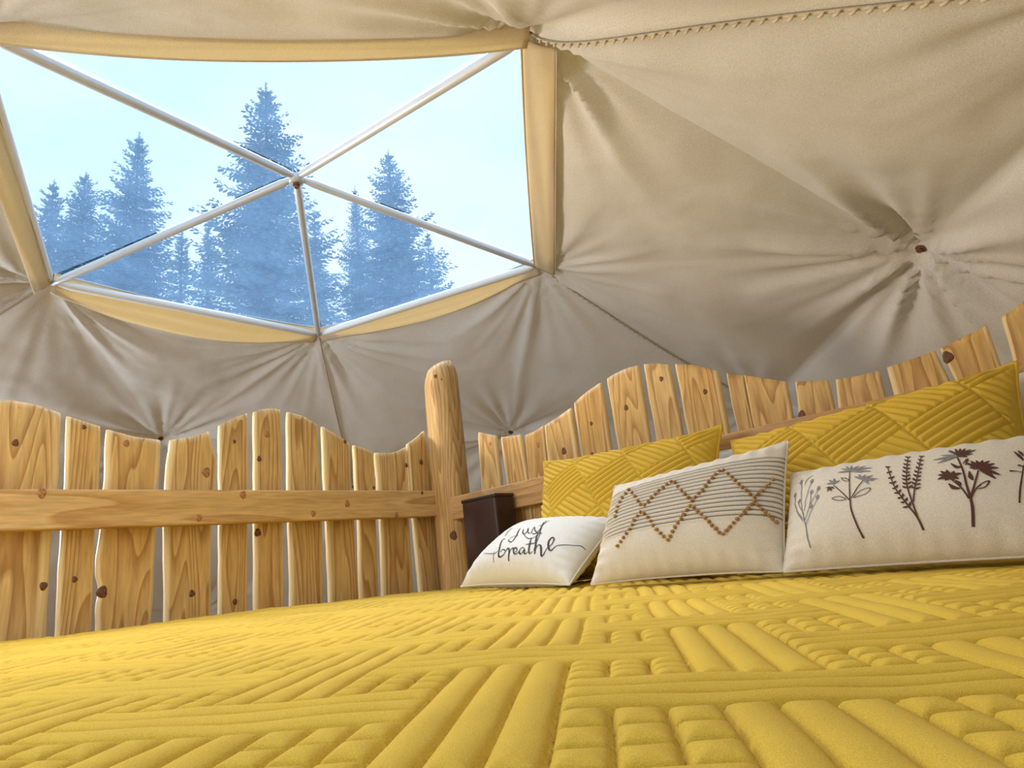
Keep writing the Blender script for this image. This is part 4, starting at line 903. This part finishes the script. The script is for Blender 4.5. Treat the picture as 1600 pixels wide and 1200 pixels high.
ART = {'breathe':[('k',[([(-0.25,-0.127),(-0.288,-0.173),(-0.181,-0.426),(-0.119,-0.603),(-0.073,-0.649),(-0.019,-0.603),(-0.019,-0.511),(-0.096,-0.465),(-0.111,-0.534)],[0.00186,0.00496,0.00496,0.0031,0.00248,0.00248]),([(-0.004,-0.519),(-0.004,-0.449),(0.05,-0.496),(0.088,-0.619),(0.111,-0.726),(0.127,-0.741)],[0.00186,0.00434,0.00496,0.00372,0.00186]),([(0.081,-0.572),(0.081,-0.465),(0.111,-0.457),(0.134,-0.519)],[0.00186,0.0031,0.00372,0.0031]),([(0.158,-0.572),(0.204,-0.534),(0.181,-0.473),(0.134,-0.449),(0.142,-0.526),(0.181,-0.595),(0.227,-0.595),(0.25,-0.542)],[0.00186,0.00248,0.00434,0.00372,0.00248,0.00186]),([(0.319,-0.473),(0.265,-0.449),(0.25,-0.526),(0.28,-0.595),(0.311,-0.588),(0.327,-0.496),(0.35,-0.58),(0.38,-0.595),(0.396,-0.549)],[0.00186,0.00248,0.00434,0.00248,0.00434,0.0031,0.00186]),([(0.288,-0.158),(0.357,-0.357),(0.411,-0.534),(0.442,-0.588),(0.473,-0.534)],[0.00186,0.00496,0.00434,0.00248,0.00186]),([(0.296,-0.365),(0.365,-0.342),(0.442,-0.311)],[0.00186,0.0031,0.00186]),([(0.488,-0.526),(0.426,-0.234),(0.373,-0.05),(0.319,0.019),(0.357,-0.119),(0.465,-0.388),(0.519,-0.588)],[0.00186,0.00186,0.00186,0.00248,0.00496,0.00496,0.0031]),([(0.496,-0.488),(0.496,-0.373),(0.534,-0.373),(0.58,-0.48),(0.619,-0.603),(0.642,-0.58),(0.642,-0.419)],[0.00186,0.00248,0.00496,0.00496,0.0031,0.00186]),([(0.642,-0.419),(0.665,-0.303),(0.642,-0.158),(0.595,-0.119),(0.603,-0.25),(0.665,-0.411),(0.711,-0.449),(0.726,-0.327),(0.772,-0.265),(0.872,-0.188),(0.934,-0.104),(0.98,-0.127)],[0.00186,0.00248,0.00372,0.00434,0.00496,0.0031,0.00186,0.00186,0.00186,0.00186]),([(-0.511,-0.488),(-0.35,-0.534),(-0.211,-0.549),(-0.181,-0.488)],[0.00124,0.00186,0.00186]),([(-0.257,-0.488),(-0.219,-0.619),(-0.173,-0.757)],[0.00124,0.00186,0.00124]),([(-0.173,0.219),(-0.134,0.111),(-0.05,-0.088),(-0.027,-0.257),(-0.127,-0.204),(-0.127,-0.096),(-0.019,-0.058)],[0.00186,0.00372,0.0031,0.00186,0.00124]),([(-0.065,0.165),(0.004,0.035),(0.081,-0.027),(0.073,0.065),(0.019,0.181),(0.119,0.019),(0.181,-0.012)],[0.00186,0.00372,0.00248,0.0031,0.00186]),([(0.196,-0.019),(0.119,0.211),(0.196,0.104),(0.28,0.012),(0.273,-0.042),(0.219,-0.012)],[0.00186,0.00248,0.00372,0.00186]),([(0.296,-0.019),(0.273,0.15),(0.173,0.473)],[0.00186,0.00248,0.00186]),([(0.173,0.403),(0.28,0.15),(0.342,0.012),(0.396,-0.027)],[0.00186,0.00434,0.0031,0.00186]),([(0.181,0.25),(0.227,0.288),(0.227,0.48)],[0.00124,0.00248,0.00186]),([(0.073,-0.035),(0.234,-0.181),(0.319,-0.165),(0.365,-0.035)],[0.00124,0.00248,0.00124]),([(-0.365,0.05),(-0.434,0.288),(-0.434,0.188),(-0.327,-0.027)],[0.00124,0.00248,0.00186])])],'flower':[('g',[([(-0.734,-0.788),(-0.757,-0.626),(-0.772,-0.442),(-0.803,-0.219),(-0.834,0.019),(-0.849,0.265),(-0.864,0.595)],[0.002,0.0016,0.0012,0.0012]),([(-0.795,-0.288),(-0.872,-0.058),(-0.91,0.158),(-0.918,0.342)],[0.0012,0.0016,0.0012]),([(-0.803,-0.104),(-0.795,0.142),(-0.78,0.327),(-0.764,0.519)],[0.0012,0.0012,0.0012]),([(-0.788,-0.296),(-0.757,-0.081),(-0.749,0.104),(-0.757,0.273)],[0.0012,0.0012,0.0012]),([(-0.772,-0.388),(-0.741,-0.204),(-0.711,-0.05),(-0.68,0.088)],[0.0012,0.0012,0.0012]),([(-0.803,-0.165),(-0.857,0.042),(-0.872,0.165)],[0.0012,0.0012]),([(-0.757,-0.012),(-0.711,0.142),(-0.688,0.288)],[0.0012,0.0012]),([(-0.826,0.48),(-0.811,0.626),(-0.764,0.68)],[0.0008,0.002,0.0008]),([(-0.895,-0.004),(-0.849,-0.158),(-0.803,-0.311)],[0.0008,0.0016,0.0008]),([(-0.872,0.534),(-0.872,0.603),(-0.872,0.672)],[0.0012,0.006,0.0016]),([(-0.764,0.465),(-0.764,0.519),(-0.757,0.572)],[0.0012,0.006,0.0016]),([(-0.695,0.242),(-0.688,0.28),(-0.688,0.342)],[0.0012,0.006,0.0016]),([(-0.757,0.211),(-0.749,0.25),(-0.749,0.303)],[0.0012,0.006,0.0016]),([(-0.688,0.05),(-0.688,0.096),(-0.68,0.142)],[0.0012,0.006,0.0016]),([(-0.926,0.296),(-0.918,0.334),(-0.918,0.403)],[0.0012,0.006,0.0016]),([(-0.872,0.104),(-0.864,0.15),(-0.864,0.211)],[0.0012,0.006,0.0016]),([(-0.749,-0.096),(-0.741,-0.058),(-0.741,-0.004)],[0.0012,0.006,0.0016]),([(-0.442,0.526),(-0.488,0.549),(-0.542,0.565)],[0.0012,0.004,0.0012]),([(-0.442,0.526),(-0.48,0.603),(-0.519,0.657)],[0.0012,0.004,0.0012]),([(-0.442,0.526),(-0.465,0.626),(-0.488,0.703)],[0.0012,0.004,0.0012]),([(-0.442,0.526),(-0.442,0.619),(-0.442,0.695)],[0.0012,0.004,0.0012]),([(-0.442,0.526),(-0.411,0.595),(-0.38,0.642)],[0.0012,0.004,0.0012]),([(-0.442,0.526),(-0.38,0.565),(-0.327,0.595)],[0.0012,0.004,0.0012]),([(-0.442,0.526),(-0.357,0.534),(-0.273,0.511)],[0.0012,0.004,0.0012]),([(-0.442,0.526),(-0.357,0.48),(-0.28,0.426)],[0.0012,0.004,0.0012]),([(-0.442,0.526),(-0.388,0.488),(-0.342,0.434)],[0.0012,0.004,0.0012]),([(-0.334,0.257),(-0.365,0.319),(-0.396,0.365)],[0.0012,0.004,0.0012]),([(-0.334,0.257),(-0.35,0.334),(-0.365,0.388)],[0.0012,0.004,0.0012]),([(-0.334,0.257),(-0.327,0.319),(-0.311,0.357)],[0.0012,0.004,0.0012]),([(-0.334,0.257),(-0.296,0.296),(-0.257,0.311)],[0.0012,0.004,0.0012]),([(-0.334,0.257),(-0.28,0.25),(-0.219,0.219)],[0.0012,0.004,0.0012]),([(-0.334,0.257),(-0.288,0.234),(-0.25,0.196)],[0.0012,0.004,0.0012]),([(-0.334,0.257),(-0.303,0.204),(-0.28,0.142)],[0.0012,0.004,0.0012]),([(-0.557,0.296),(-0.588,0.327),(-0.619,0.334)],[0.0012,0.004,0.0012]),([(-0.557,0.296),(-0.58,0.365),(-0.603,0.411)],[0.0012,0.004,0.0012]),([(-0.557,0.296),(-0.557,0.365),(-0.565,0.426)],[0.0012,0.004,0.0012]),([(-0.557,0.296),(-0.534,0.327),(-0.511,0.342)],[0.0012,0.004,0.0012]),([(0.303,0.473),(0.227,0.48),(0.15,0.465)],[0.0012,0.0048,0.0012]),([(0.303,0.473),(0.242,0.434),(0.181,0.373)],[0.0012,0.0048,0.0012]),([(0.303,0.473),(0.25,0.526),(0.196,0.557)],[0.0012,0.0048,0.0012]),([(0.303,0.473),(0.273,0.565),(0.234,0.649)],[0.0012,0.0048,0.0012]),([(0.303,0.473),(0.257,0.473),(0.204,0.457)],[0.0012,0.0048,0.0012])]),('b',[([(-0.319,-0.764),(-0.35,-0.611),(-0.396,-0.327),(-0.411,-0.127),(-0.426,0.158),(-0.442,0.526)],[0.00294,0.00252,0.0021,0.00168,0.00126]),([(-0.403,-0.158),(-0.473,0.042),(-0.557,0.265)],[0.00168,0.00168,0.00126]),([(-0.403,-0.088),(-0.365,0.096),(-0.327,0.234)],[0.00168,0.00168,0.00126]),([(-0.442,-0.081),(-0.503,-0.004),(-0.557,-0.019),(-0.496,-0.088),(-0.442,-0.096)],[0.00126,0.00126,0.00126]),([(-0.388,-0.081),(-0.334,0.035),(-0.265,0.05),(-0.296,-0.05),(-0.388,-0.088)],[0.00126,0.00126,0.00126]),([(-0.503,0.396),(-0.465,0.365),(-0.434,0.296),(-0.473,0.311),(-0.503,0.396)],[0.00126,0.00126,0.00126]),([(-0.58,0.234),(-0.595,0.242),(-0.619,0.242)],[0.00126,0.00336,0.00126]),([(-0.58,0.234),(-0.595,0.211),(-0.603,0.158)],[0.00126,0.00336,0.00126]),([(-0.58,0.234),(-0.58,0.204),(-0.572,0.15)],[0.00126,0.00336,0.00126]),([(-0.58,0.234),(-0.565,0.219),(-0.549,0.188)],[0.00126,0.00336,0.00126]),([(0.088,-0.741),(0.058,-0.565),(0.004,-0.38),(-0.042,-0.211),(-0.096,0.012),(-0.158,0.449)],[0.00294,0.00252,0.0021,0.00168,0.00126]),([(0.065,-0.603),(0.027,-0.311),(-0.012,0.012),(-0.019,0.288),(-0.027,0.634)],[0.0021,0.0021,0.00168,0.00126]),([(0.035,-0.311),(0.042,-0.073),(0.058,0.219),(0.065,0.603)],[0.0021,0.00168,0.00126]),([(0.004,-0.38),(-0.012,-0.388),(-0.035,-0.388)],[0.00126,0.00378,0.00084]),([(0.004,-0.38),(0.012,-0.35),(0.019,-0.303)],[0.00126,0.00378,0.00084]),([(-0.019,-0.296),(-0.035,-0.303),(-0.05,-0.303)],[0.00126,0.00378,0.00084]),([(-0.019,-0.296),(-0.012,-0.265),(-0.004,-0.227)],[0.00126,0.00378,0.00084]),([(-0.042,-0.211),(-0.058,-0.219),(-0.073,-0.219)],[0.00126,0.00378,0.00084]),([(-0.042,-0.211),(-0.035,-0.181),(-0.035,-0.142)],[0.00126,0.00378,0.00084]),([(-0.065,-0.119),(-0.081,-0.119),(-0.096,-0.119)],[0.00126,0.00378,0.00084]),([(-0.065,-0.119),(-0.058,-0.096),(-0.05,-0.058)],[0.00126,0.00378,0.00084]),([(-0.088,-0.019),(-0.096,-0.027),(-0.111,-0.019)],[0.00126,0.00378,0.00084]),([(-0.088,-0.019),(-0.081,0.004),(-0.073,0.035)],[0.00126,0.00378,0.00084]),([(-0.104,0.081),(-0.119,0.088),(-0.134,0.104)],[0.00126,0.00378,0.00084]),([(-0.104,0.081),(-0.096,0.096),(-0.088,0.119)],[0.00126,0.00378,0.00084]),([(-0.119,0.188),(-0.134,0.196),(-0.142,0.211)],[0.00126,0.00378,0.00084]),([(-0.119,0.188),(-0.111,0.204),(-0.104,0.227)],[0.00126,0.00378,0.00084]),([(-0.134,0.311),(-0.15,0.319),(-0.158,0.334)],[0.00126,0.00378,0.00084]),([(-0.134,0.311),(-0.134,0.334),(-0.127,0.357)],[0.00126,0.00378,0.00084]),([(-0.158,0.449),(-0.165,0.465),(-0.173,0.48)],[0.00126,0.00378,0.00084]),([(-0.158,0.449),(-0.15,0.457),(-0.142,0.465)],[0.00126,0.00378,0.00084]),([(-0.004,-0.05),(-0.027,-0.027),(-0.042,-0.004)],[0.00126,0.00378,0.00084]),([(-0.004,-0.05),(0.012,-0.035),(0.027,-0.004)],[0.00126,0.00378,0.00084]),([(-0.012,0.027),(-0.027,0.042),(-0.042,0.073)],[0.00126,0.00378,0.00084]),([(-0.012,0.027),(0.004,0.042),(0.019,0.065)],[0.00126,0.00378,0.00084]),([(-0.012,0.096),(-0.027,0.119),(-0.05,0.15)],[0.00126,0.00378,0.00084]),([(-0.012,0.096),(-0.004,0.119),(0.012,0.142)],[0.00126,0.00378,0.00084]),([(-0.019,0.181),(-0.035,0.196),(-0.05,0.227)],[0.00126,0.00378,0.00084]),([(-0.019,0.181),(-0.004,0.196),(0.004,0.219)],[0.00126,0.00378,0.00084]),([(-0.027,0.257),(-0.035,0.288),(-0.05,0.327)],[0.00126,0.00378,0.00084]),([(-0.027,0.257),(-0.012,0.265),(0.004,0.273)],[0.00126,0.00378,0.00084]),([(-0.027,0.342),(-0.035,0.373),(-0.05,0.411)],[0.00126,0.00378,0.00084]),([(-0.027,0.342),(-0.012,0.35),(0.004,0.357)],[0.00126,0.00378,0.00084]),([(-0.027,0.434),(-0.035,0.457),(-0.05,0.496)],[0.00126,0.00378,0.00084]),([(-0.027,0.434),(-0.012,0.434),(-0.004,0.449)],[0.00126,0.00378,0.00084]),([(-0.027,0.534),(-0.035,0.557),(-0.05,0.595)],[0.00126,0.00378,0.00084]),([(-0.027,0.534),(-0.012,0.526),(-0.004,0.542)],[0.00126,0.00378,0.00084]),([(-0.027,0.634),(-0.035,0.657),(-0.05,0.695)],[0.00126,0.00378,0.00084]),([(-0.027,0.634),(-0.019,0.649),(-0.012,0.665)],[0.00126,0.00378,0.00084]),([(0.042,-0.081),(0.027,-0.05),(0.012,-0.012)],[0.00126,0.00378,0.00084]),([(0.042,-0.081),(0.058,-0.081),(0.081,-0.065)],[0.00126,0.00378,0.00084]),([(0.05,-0.012),(0.035,0.019),(0.019,0.058)],[0.00126,0.00378,0.00084]),([(0.05,-0.012),(0.065,-0.004),(0.081,0.004)],[0.00126,0.00378,0.00084]),([(0.05,0.065),(0.035,0.096),(0.027,0.134)],[0.00126,0.00378,0.00084]),([(0.05,0.065),(0.065,0.073),(0.081,0.081)],[0.00126,0.00378,0.00084]),([(0.05,0.15),(0.042,0.173),(0.027,0.211)],[0.00126,0.00378,0.00084]),([(0.05,0.15),(0.065,0.15),(0.081,0.158)],[0.00126,0.00378,0.00084]),([(0.058,0.227),(0.042,0.257),(0.035,0.288)],[0.00126,0.00378,0.00084]),([(0.058,0.227),(0.073,0.227),(0.081,0.234)],[0.00126,0.00378,0.00084]),([(0.058,0.311),(0.05,0.334),(0.042,0.373)],[0.00126,0.00378,0.00084]),([(0.058,0.311),(0.073,0.311),(0.081,0.319)],[0.00126,0.00378,0.00084]),([(0.065,0.396),(0.058,0.419),(0.042,0.465)],[0.00126,0.00378,0.00084]),([(0.065,0.396),(0.073,0.396),(0.088,0.396)],[0.00126,0.00378,0.00084]),([(0.065,0.496),(0.058,0.519),(0.05,0.549)],[0.00126,0.00378,0.00084]),([(0.065,0.496),(0.073,0.496),(0.088,0.496)],[0.00126,0.00378,0.00084]),([(0.065,0.603),(0.058,0.619),(0.05,0.642)],[0.00126,0.00378,0.00084]),([(0.065,0.603),(0.073,0.611),(0.081,0.626)],[0.00126,0.00378,0.00084]),([(0.388,-0.741),(0.396,-0.534),(0.388,-0.35),(0.365,-0.119),(0.342,0.158),(0.303,0.449)],[0.00378,0.00378,0.00294,0.00252,0.0021]),([(0.38,-0.35),(0.334,-0.158),(0.28,-0.012)],[0.00252,0.0021,0.00168]),([(0.388,-0.342),(0.411,-0.127),(0.434,0.134)],[0.00294,0.00252,0.0021]),([(0.388,-0.35),(0.419,-0.196),(0.449,-0.134)],[0.0021,0.00168,0.00126]),([(0.303,0.473),(0.273,0.58),(0.242,0.68)],[0.00126,0.00462,0.00126]),([(0.303,0.473),(0.296,0.58),(0.28,0.695)],[0.00126,0.00462,0.00126]),([(0.303,0.473),(0.311,0.58),(0.311,0.68)],[0.00126,0.00462,0.00126]),([(0.303,0.473),(0.327,0.572),(0.342,0.665)],[0.00126,0.00462,0.00126]),([(0.303,0.473),(0.342,0.557),(0.38,0.619)],[0.00126,0.00462,0.00126]),([(0.303,0.473),(0.357,0.542),(0.411,0.588)],[0.00126,0.00462,0.00126]),([(0.303,0.473),(0.35,0.496),(0.396,0.496)],[0.00126,0.00462,0.00126]),([(0.303,0.473),(0.334,0.465),(0.365,0.434)],[0.00126,0.00462,0.00126]),([(0.442,0.158),(0.403,0.234),(0.357,0.303)],[0.00168,0.0063,0.00126]),([(0.442,0.158),(0.411,0.257),(0.388,0.334)],[0.00168,0.0063,0.00126]),([(0.442,0.158),(0.434,0.25),(0.419,0.334)],[0.00168,0.0063,0.00126]),([(0.442,0.158),(0.449,0.25),(0.457,0.327)],[0.00168,0.0063,0.00126]),([(0.442,0.158),(0.465,0.242),(0.496,0.303)],[0.00168,0.0063,0.00126]),([(0.442,0.158),(0.48,0.211),(0.526,0.242)],[0.00168,0.0063,0.00126]),([(0.442,0.158),(0.496,0.165),(0.549,0.158)],[0.00168,0.0063,0.00126]),([(0.442,0.158),(0.503,0.096),(0.557,0.027)],[0.00168,0.0063,0.00126]),([(0.442,0.158),(0.488,0.065),(0.534,-0.042)],[0.00168,0.0063,0.00126]),([(0.442,0.158),(0.473,0.096),(0.496,0.027)],[0.00168,0.0063,0.00126]),([(0.442,0.158),(0.411,0.188),(0.38,0.204)],[0.00168,0.0063,0.00126]),([(0.442,0.158),(0.457,0.127),(0.473,0.081)],[0.00168,0.0063,0.00126]),([(0.265,0.065),(0.227,0.065),(0.188,0.042)],[0.00168,0.0063,0.00126]),([(0.265,0.065),(0.227,0.104),(0.188,0.127)],[0.00168,0.0063,0.00126]),([(0.265,0.065),(0.234,0.134),(0.204,0.196)],[0.00168,0.0063,0.00126]),([(0.265,0.065),(0.25,0.142),(0.242,0.204)],[0.00168,0.0063,0.00126]),([(0.265,0.065),(0.28,0.119),(0.288,0.165)],[0.00168,0.0063,0.00126]),([(0.265,0.065),(0.296,0.096),(0.334,0.111)],[0.00168,0.0063,0.00126]),([(0.265,0.065),(0.288,0.05),(0.319,0.012)],[0.00168,0.0063,0.00126]),([(0.265,0.065),(0.25,0.042),(0.234,0.004)],[0.00168,0.0063,0.00126]),([(0.265,0.065),(0.273,0.035),(0.288,-0.019)],[0.00168,0.0063,0.00126]),([(0.419,-0.188),(0.457,-0.104),(0.496,-0.073),(0.473,-0.173),(0.426,-0.196)],[0.00126,0.0021,0.00126]),([(0.257,-0.058),(0.288,-0.142),(0.327,-0.165)],[0.00126,0.00672,0.00126]),([(0.265,0.334),(0.303,0.242),(0.334,0.25)],[0.00126,0.00588,0.00126]),([(0.38,0.134),(0.388,0.027),(0.403,-0.042)],[0.00126,0.00588,0.00126]),([(0.342,0.296),(0.365,0.388),(0.357,0.257)],[0.00126,0.00336,0.00126]),([(0.296,-0.012),(0.319,-0.073),(0.327,-0.142)],[0.00126,0.00588,0.00126]),([(0.688,0.05),(0.649,0.081),(0.611,0.088)],[0.00126,0.00126,0.00336]),([(0.688,0.273),(0.665,0.365),(0.634,0.465)],[0.00168,0.0042,0.00126]),([(0.688,0.365),(0.672,0.426),(0.657,0.48)],[0.00168,0.00378,0.00126]),([(0.688,0.15),(0.665,0.188),(0.657,0.173)],[0.00126,0.00294,0.00126]),([(0.688,0.188),(0.68,0.027),(0.665,-0.234),(0.657,-0.442)],[0.00126,0.00168,0.0021,0.0021])])],'tufts':[(-0.749,0.088),(-0.764,0.204),(-0.757,0.296),(-0.749,0.396),(-0.734,0.488),(-0.703,0.565),(-0.672,0.642),(-0.595,0.511),(-0.526,0.38),(-0.465,0.265),(-0.411,0.158),(-0.365,0.134),(-0.327,0.188),(-0.296,0.25),(-0.257,0.303),(-0.227,0.365),(-0.188,0.419),(-0.15,0.465),(-0.111,0.519),(-0.065,0.48),(-0.012,0.365),(0.042,0.265),(0.088,0.181),(0.134,0.096),(0.181,0.027),(0.211,0.081),(0.242,0.142),(0.273,0.196),(0.296,0.265),(0.319,0.334),(0.35,0.403),(0.38,0.457),(0.411,0.519),(0.449,0.519),(0.503,0.434),(0.549,0.357),(0.588,0.288),(0.626,0.211),(0.665,0.15),(0.703,0.096),(0.741,0.035),(0.78,-0.019),(0.811,0.035),(0.841,0.096),(0.872,0.158),(0.903,0.211),(0.926,0.296),(-0.619,-0.526),(-0.58,-0.465),(-0.549,-0.403),(-0.519,-0.342),(-0.488,-0.28),(-0.465,-0.204),(-0.449,-0.127),(-0.419,-0.058),(-0.388,0.004),(-0.342,-0.035),(-0.288,-0.127),(-0.242,-0.211),(-0.204,-0.296),(-0.158,-0.38),(-0.111,-0.449),(-0.073,-0.511),(-0.027,-0.572),(-0.004,-0.519),(0.019,-0.449),(0.042,-0.388),(0.065,-0.319),(0.096,-0.257),(0.119,-0.196),(0.142,-0.127),(0.173,-0.065),(0.211,-0.096),(0.257,-0.173),(0.296,-0.234),(0.342,-0.303),(0.38,-0.365),(0.411,-0.426),(0.449,-0.48),(0.48,-0.542),(0.519,-0.565),(0.549,-0.519),(0.58,-0.465),(0.611,-0.411),(0.642,-0.357),(0.672,-0.303),(0.703,-0.25),(0.734,-0.196),(0.757,-0.134),(0.788,-0.081),(0.818,-0.142),(0.849,-0.204),(0.88,-0.25),(0.91,-0.288),(0.934,-0.319),(0.964,-0.357)]}
for key, nm, mt_, root in (('breathe', 'lettering', M_INK, brp), ('flower', 'flower_print', None, flp)):
    if key == 'breathe': ink(key, nm, ART[key][0][1], M_INK, root); continue
    cuts = [-9, -0.62, -0.22, 0.10, 0.72, 9]
    for k in range(5):
        for nm2, strokes in ART[key]:
            sel = [s_ for s_ in strokes if cuts[k] <= float(np.mean([q[0] for q in s_[0]])) < cuts[k + 1]]
            if sel: ink(key, nm, sel, {'b': M_INKB, 'g': M_INKG}[nm2], root)
# tufts
m = MB(); rg = random.Random(3)
for (u, v) in ART['tufts']:
    p = pil_pos(PIL['boho'], np.array([u]), np.array([v]), 1.0, 0.003)[0]
    V = []; F = []
    for i in range(4):
        th = math.pi * i / 3
        for k in range(7):
            a = 2 * math.pi * k / 7; r = 0.0030 * (1 + 0.6 * rg.random())
            V.append(p + np.array([r * math.sin(th) * math.cos(a), r * math.cos(th) * 0.8, r * math.sin(th) * math.sin(a)]))
    for i in range(3):
        for k in range(7): F.append((i * 7 + k, i * 7 + (k + 1) % 7, (i + 1) * 7 + (k + 1) % 7, (i + 1) * 7 + k))
    m.add(V, F)
o = m.build('yarn_tufts', M_TUFT); tag(o, kind='stuff'); rebase(o, tuple(np.mean(np.array(m.v), axis=0))); child(o, bop)

# ------------------------------------------------------------------ spruces outside the skylight
def spruce(az_deg, dist, tanel, name, label, seed, spread, gaps=0.0, grp='blue spruces outside the skylight'):
    rg = random.Random(seed); a = math.radians(az_deg)
    bx, by = CAM[0] + dist * math.cos(a), CAM[1] + dist * math.sin(a); top = dist * tanel; h = top - GND
    root = empty(name, (bx, by, GND)); tag(root, label, 'tree', grp)
    V, F = tube([(0, 0, -0.3), (0.04, 0, h * .5), (0, 0, h)], [h * 0.016 + .03, h * 0.010, 0.008], 8); mesh_obj('trunk', V, F, M_BARK, root)
    V = []; F = []
    def frond(p, d, L, w):
        """a flat spray of needles: central spine with side twigs"""
        d = d / np.linalg.norm(d); s = np.cross(d, (0, 0, 1.0)); s /= np.linalg.norm(s) + 1e-9; up = np.cross(s, d)
        k = max(4, int(L / 0.075)); pts = []
        for i in range(k + 1):
            q = i / k; pts.append(p + d * (L * q) + np.array([0, 0, -0.16 * L * math.sin(q * 2.4) + 0.10 * L * q * q]))
        for i in range(1, k + 1):
            q = i / k; tw = w * (1 - 0.75 * q) * rg.uniform(.6, 1.2) + 0.02
            for sg in (-1, 1):
                if rg.random() < 0.08: continue
                e = pts[i] + s * sg * tw + d * tw * 0.55 + np.array([0, 0, rg.uniform(-.35, 0.05) * tw])
                m_ = (pts[i] + e) / 2; b = len(V); tn = d * 0.022 + up * rg.uniform(-.012, .012)
                V.extend([pts[i] - tn, m_ - tn * 1.5 + np.array([0, 0, -.02]), e, m_ + tn * 1.5]); F.append((b, b + 1, b + 2, b + 3))
        b = len(V); tn = s * 0.016
        for i in range(k + 1):
            f_ = 1 - .8 * i / k; V.extend([pts[i] - tn * f_, pts[i] + tn * f_])
        for i in range(k): F.append((b + 2 * i, b + 2 * i + 1, b + 2 * i + 3, b + 2 * i + 2))
    z = h - 0.12; step = 0.13
    zmin = max(h - 6.5, 0.8)
    while z > zmin:
        q = (h - z); R = spread * min(1.0, (q / 4.2) ** 0.85) * rg.uniform(.75, 1.12) + 0.06
        nb_ = int(6 + min(7, q * 2.2))
        ph = rg.uniform(0, 6.28)
        for k in range(nb_):
            if rg.random() < gaps: continue
            aa = ph + k * 6.283 / nb_ + rg.uniform(-.25, .25); L = R * rg.uniform(.6, 1.15)
            el = rg.uniform(0.15, .45) if q < 1.0 else rg.uniform(-0.22, 0.15)
            d = np.array([math.cos(aa), math.sin(aa), el]); frond(np.array([0, 0, z + rg.uniform(-.05, .05)]), d, L, min(0.30, L * .40))
        z -= step * (1 + 0.25 * min(q, 4) / 2) * rg.uniform(.8, 1.2)
    # tip
    frond(np.array([0, 0, h - 0.15]), np.array([0.05, 0.02, 1.0]), 0.25, 0.03)
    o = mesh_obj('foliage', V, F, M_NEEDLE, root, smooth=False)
    return root
TREES = [
 (152.4, 11.0, 0.842, 'tallest blue spruce, its tip rising above the skylight hub', 1.45, .05),
 (163.1, 14.0, 0.704, 'narrow pointed blue spruce left of the tallest one', 1.25, .02),
 (166.8, 17.0, 0.617, 'rounded blue spruce second from the skylight\'s left end', 1.7, .05),
 (168.9, 12.0, 0.595, 'leftmost blue spruce seen through the skylight', 1.1, .05),
 (140.8, 13.5, 0.722, 'pointed blue spruce at the right in the skylight', 1.5, .08),
 (144.3, 19.5, 0.650, 'blue spruce close left of the right pointed spruce', 0.85, .05),
 (159.5, 11.3, 0.545, 'short blue spruce left of the tallest one\'s lower boughs', 0.85, .03),
 (157.4, 18.0, 0.565, 'short blue spruce touching the tallest one\'s left side', 0.8, .03),
 (148.2, 15.0, 0.600, 'slim blue spruce close right of the tallest one', 0.9, .06),
 (137.6, 17.0, 0.560, 'blue spruce furthest right in the skylight', 0.9, .25),
]
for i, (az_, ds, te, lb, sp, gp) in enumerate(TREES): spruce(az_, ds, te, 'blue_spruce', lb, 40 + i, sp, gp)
